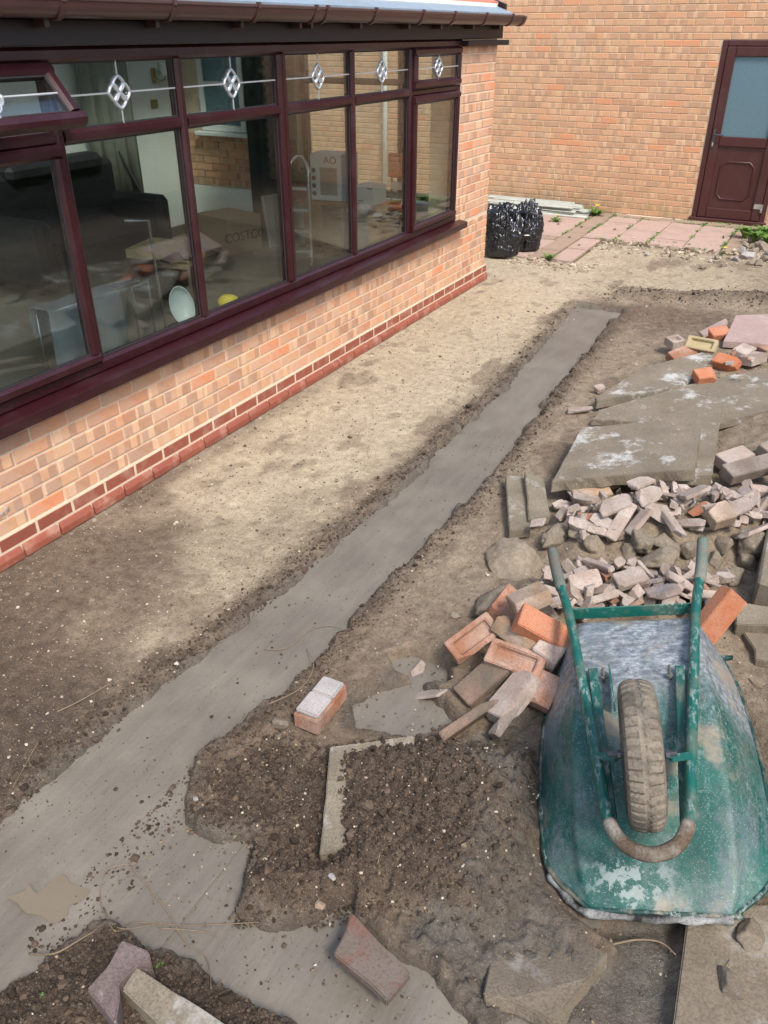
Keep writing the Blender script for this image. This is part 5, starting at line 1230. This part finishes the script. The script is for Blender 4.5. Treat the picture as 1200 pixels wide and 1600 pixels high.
def ovoid(name, c, s, m, label, cat, rot=(0, 0, 0)):
    bm = bmesh.new(); bmesh.ops.create_uvsphere(bm, u_segments=20, v_segments=12, radius=1)
    for v in bm.verts: v.co.x *= 1 + .15 * v.co.z; v.co.y *= (1 - .25 * max(0, -v.co.z))
    for f in bm.faces: f.smooth = True
    me_ = bpy.data.meshes.new(name); bm.to_mesh(me_); bm.free(); o = link(name, me_, MAT[m]); o.location = c; o.scale = s; o.rotation_euler = rot; return tag(o, label, cat)
wst = thing('white_bowl', 'white oval bowl standing on edge inside near the sill', 'bowl', (-.62, 4.08, .2))
bm = bmesh.new(); bmesh.ops.create_uvsphere(bm, u_segments=24, v_segments=12, radius=1); bmesh.ops.bisect_plane(bm, geom=bm.verts[:]+bm.edges[:]+bm.faces[:], plane_co=(0,0,.1), plane_no=(0,0,1), clear_outer=True)
for f in bm.faces: f.smooth = True
me_ = bpy.data.meshes.new('bowl_shell'); bm.to_mesh(me_); bm.free(); o = link('bowl_shell', me_, MAT['white'], wst); o.location = (0, 0, .42); o.scale = (.13, .085, .05); o.rotation_euler = (0, R(70), R(-25)); mod = o.modifiers.new('s', 'SOLIDIFY'); mod.thickness = .05
MB().box(-.09, .09, -.09, .09, 0, .30).build('stand', MAT['blackfab'], wst, bevel=.02)
yh = thing('yellow_helmet', 'yellow rounded hard hat beside black gear below the middle window', 'helmet', (-.52, 4.42, .2))
MB().box(-.12, .12, -.16, .20, 0, .33).build('gear_bag', MAT['blackfab'], yh, bevel=.05)
o = ovoid('helmet_shell', (0, .02, .36), (.07, .085, .06), 'yellow', None, None); o.parent = yh
bx = lz(thing('cardboard_box', 'brown cardboard carton printed with black lettering inside the room', 'box'), (-2.55, 7.05, .2), -14)
MB().box(-.26, .26, -.22, .22, 0, .36).build('carton', MAT['card'], bx, bevel=.006)
def text_mesh(s, size):
    cu = bpy.data.curves.new('txt', 'FONT'); cu.body = s; cu.size = size; cu.extrude = .001; cu.align_x = 'CENTER'
    to = bpy.data.objects.new('txt', cu); COL.objects.link(to); bpy.context.view_layer.update()
    me_ = bpy.data.meshes.new_from_object(to.evaluated_get(bpy.context.evaluated_depsgraph_get())); bpy.data.objects.remove(to); return me_
o = link('lettering', text_mesh('COSTCO', .13), MAT['ink'], bx); o.location = (.264, 0, .13); o.rotation_euler = (R(90), 0, R(90))
pl = lz(thing('white_board', 'narrow off white board leaning beside the cardboard carton inside', 'board'), (-2.18, 7.38, .2), -12)
o = MB().box(-.02, .02, -.11, .11, 0, .52).build('board', MAT['dirtywhite'], pl, bevel=.004); o.rotation_euler = (0, R(-8), 0)
dc = lz(thing('dark_curtain', 'near black curtain hanging beside the white inner window', 'curtain'), (-2.30, 7.50, .2))
def curtain(par, w, h, m, n=40, amp=.03, fr=40):
    V = []; F = []
    for i in range(n):
        x = -w/2 + w * i / (n - 1); y = amp * math.sin(fr * x) + .01 * math.sin(fr * 2.3 * x)
        V += [(x, y, 0), (x * .98, y * .8, h)]
    for i in range(n - 1): F.append((i*2, i*2+2, i*2+3, i*2+1))
    o = link('fabric', pyd('fabric', V, F, True), MAT[m], par); q_ = o.modifiers.new('s', 'SOLIDIFY'); q_.thickness = .006; return o
curtain(dc, .56, 2.0, 'darkcurtain')
cu = lz(thing('drab_curtain', 'long drab olive curtain hanging on the rear wall', 'curtain'), (-3.40, 6.45, .45), 90); curtain(cu, .7, 1.85, 'curtain')
sc = lz(thing('wall_lamp', 'small brass wall lamp with a glass shade on the rear wall', 'lamp'), (-3.49, 7.22, 1.80))
MB().box(0, .02, -.03, .03, -.07, .07).build('back_plate', MAT['brass'], sc, bevel=.008)
MB().tube([(.02, 0, 0), (.07, .02, -.05), (.13, .03, -.03), (.14, .03, .0)], .006, 6).build('arm', MAT['brass'], sc, smooth=True)
mb = MB(); n = 16
mb.add([(.14 + .03 * math.cos(2*math.pi*k/n), .03 + .03 * math.sin(2*math.pi*k/n), 0) for k in range(n)] + [(.14 + .07 * math.cos(2*math.pi*k/n), .03 + .07 * math.sin(2*math.pi*k/n), .11) for k in range(n)], [(k, (k+1)%n, n+(k+1)%n, n+k) for k in range(n)]); mb.build('lamp_shade', MAT['white'], sc, smooth=True)
tag(MB().box(-3.497, -3.485, 7.14, 7.24, 1.50, 1.58).build('wall_switch', MAT['brass'], None, bevel=.004), 'brass wall switch below the wall lamp', 'switch')
tb = lz(thing('oak_table', 'oak sideboard with solid ends under the printed boxes inside', 'table'), (-1.22, 7.32, .2))
MB().box(-.50, .52, -.22, .22, .52, .56).build('table_top', MAT['oak'], tb, bevel=.005)
for a, b in ((-.44, -.22), (.30, .46)): MB().box(a, b, -.19, .19, 0, .52).build('end_panel', MAT['oak'], tb, bevel=.004)
ab = lz(thing('appliance_box', 'tall white appliance carton with blue end standing on the oak sideboard', 'box'), (-1.35, 7.28, .764), 8)
MB().box(-.22, .10, -.13, .13, 0, .42).build('carton', MAT['boxwhite'], ab, bevel=.004)
MB().box(.102, .17, -.13, .13, 0, .42).build('blue_end', MAT['boxblue'], ab, bevel=.004)
for k in range(4): MB().tube([(-.185, -.132, .06 + k * .07), (-.185, -.134, .06 + k * .07)], .022, 12).build('printed_icon', MAT['ink'], ab)
MB().box(-.12, .06, -.1335, -.1315, .05, .30).build('printed_picture', simple('printed_grey', (.20,.21,.20), .6), ab)
o = link('lettering', text_mesh('AO', .09), MAT['ink'], ab); o.location = (-.01, -.133, .335); o.rotation_euler = (R(90), 0, 0)
wb_ = lz(thing('white_carton', 'small white carton next to the appliance carton on the oak sideboard', 'box'), (-.95, 7.25, .764), -8)
MB().box(-.11, .11, -.10, .10, 0, .17).build('carton', MAT['boxwhite'], wb_, bevel=.004)
MB().box(-.08, -.02, -.103, -.1005, .02, .03).box(.03, .09, -.103, -.1005, .14, .15).build('printed_mark', MAT['ink'], wb_)
oc_ = lz(thing('orange_seat', 'bright orange shell seat with a pale name plate inside the end window', 'seat'), (-.74, 7.36, .2))
MB().box(-.11, .15, .03, .07, .78, 1.0).build('backrest', MAT['orange'], oc_, bevel=.03)
MB().box(-.10, .16, -.16, .06, .52, .58).build('seat_pad', MAT['orange'], oc_, bevel=.02)
MB().box(-.06, .12, .018, .028, .68, .75).build('name_plate', MAT['dirtywhite'], oc_)
mb = MB()
for x in (-.08, .14):
    for y in (-.13, .05): mb = MB().tube([(x, y, 0), (x, y, .52)], .012, 6); mb.build('leg', MAT['dkmetal'], oc_)
for x in (-.08, .14): MB().tube([(x, .06, .55), (x, .075, .95)], .010, 6).build('upright', MAT['dkmetal'], oc_)
ld = lz(thing('step_ladder', 'folded aluminium step ladder leaning inside behind the middle mullion', 'ladder'), (-1.45, 6.72, .2), 10)
MB().tube(catmull([(-.10, 0, 0), (-.08, .02, .80), (-.06, .03, .93), (0, .05, 1.0), (.05, .06, 1.0)], 5), .016, 8).tube(catmull([(.12, 0, 0), (.12, .02, .80), (.11, .03, .90), (.06, .05, .98), (.03, .06, 1.0)], 5), .016, 8).build('rails', MAT['chrome'], ld, smooth=True)
for k in range(4): MB().box(-.09, .115, -.03, .05, .15 + k * .19, .175 + k * .19).build('tread', MAT['chrome'], ld)
pt = lz(thing('potted_plant', 'leafy plant in a dark square pot at the end window inside', 'plant'), (-1.85, 7.45, .70))
MB().box(-.17, .17, -.1, .1, 0, .16).build('pot', MAT['terrac'], pt, bevel=.01)
mb = MB(); rs = random.Random(5)
for i in range(60):
    a_ = rs.uniform(0, 6.28); l_ = rs.uniform(.05, .14); d = Vector((math.cos(a_), math.sin(a_) * .6, 0)); p0 = Vector((rs.uniform(-.12, .12), rs.uniform(-.06, .06), .16)); p1 = p0 + d * l_ * .6 + Vector((0, 0, l_)); s_ = Vector((-d.y, d.x, 0)) * .02
    mb.add([p0, p1 + s_, p1 + d * .03, p1 - s_], [(0, 1, 2, 3)])
mb.build('leaves', MAT['leaf'], pt)
br = thing('broom', 'thin dark broom handle leaning on the pale rear wall', 'broom', (-3.3, 6.55, .2)); MB().tube([(.25, .10, .1), (-.16, -.05, 1.05)], .012, 8).build('stick', MAT['dkmetal'], br); MB().box(.15, .35, .03, .17, 0, .11).build('brush_head', MAT['white'], br, bevel=.01)
wt = lz(thing('wooden_tray', 'shallow pale wooden tray propped on folded gear in the room', 'tray'), (-2.0, 5.35, .2), 15)
MB().box(-.2, .2, -.2, .2, 0, .34).build('gear_pile', MAT['blackfab'], wt, bevel=.06)
mb = MB(); mb.box(-.14, .14, -.22, .22, .36, .375).box(-.15, -.13, -.23, .23, .36, .43).box(.13, .15, -.23, .23, .36, .43).box(-.13, .13, -.23, -.21, .36, .43).box(-.13, .13, .21, .23, .36, .43); mb.build('tray_body', MAT['rb_cream'], wt)
tag(lz(MB().box(-.06, .06, -.09, .09, 0, .03).build('yellow_cloth', MAT['yellow'], None, bevel=.012), tuple(U(196, 546, .203)), 20), 'folded yellow cloth on the room floor below the towel', 'cloth')

# ------------------------------------------------------------------ garden side, seen only in the glass
V = []; F = []; n = 9000
c = np.stack([rng.uniform(5.6, 6.8, n), rng.uniform(-2, 13, n), rng.uniform(.1, 1, n) ** .8 * (2.1 + .3 * rng.random(n))], 1); c[:, 0] += .35 * fbm(c[:, 1], c[:, 2], 1.1, 3, 90); c[:, 2] += .25 * fbm(c[:, 1], c[:, 0], .8, 2, 91)
a = rng.normal(0, 1, (n, 3)); a /= np.linalg.norm(a, axis=1)[:, None]; b = np.cross(a, rng.normal(0, 1, (n, 3))); b /= np.linalg.norm(b, axis=1)[:, None]; s_ = rng.uniform(.06, .13, (n, 1))
v = np.stack([c - a * s_, c + b * s_ * .5, c + a * s_, c - b * s_ * .5], 1).reshape(-1, 3)
hg = thing('hedge', 'dark hedge along the garden side, seen mirrored in the window glass', 'hedge', (6.2, 5, 0))
o = link('foliage', pyd('foliage', v.tolist(), np.arange(n * 4).reshape(-1, 4).tolist()), MAT['hedge'], hg); o.location = (-6.2, -5, 0)
o = MB().box(6.05, 6.35, -2, 13, 0, 1.9).build('inner_growth', MAT['hedge'], hg); o.location = (-6.2, -5, 0)
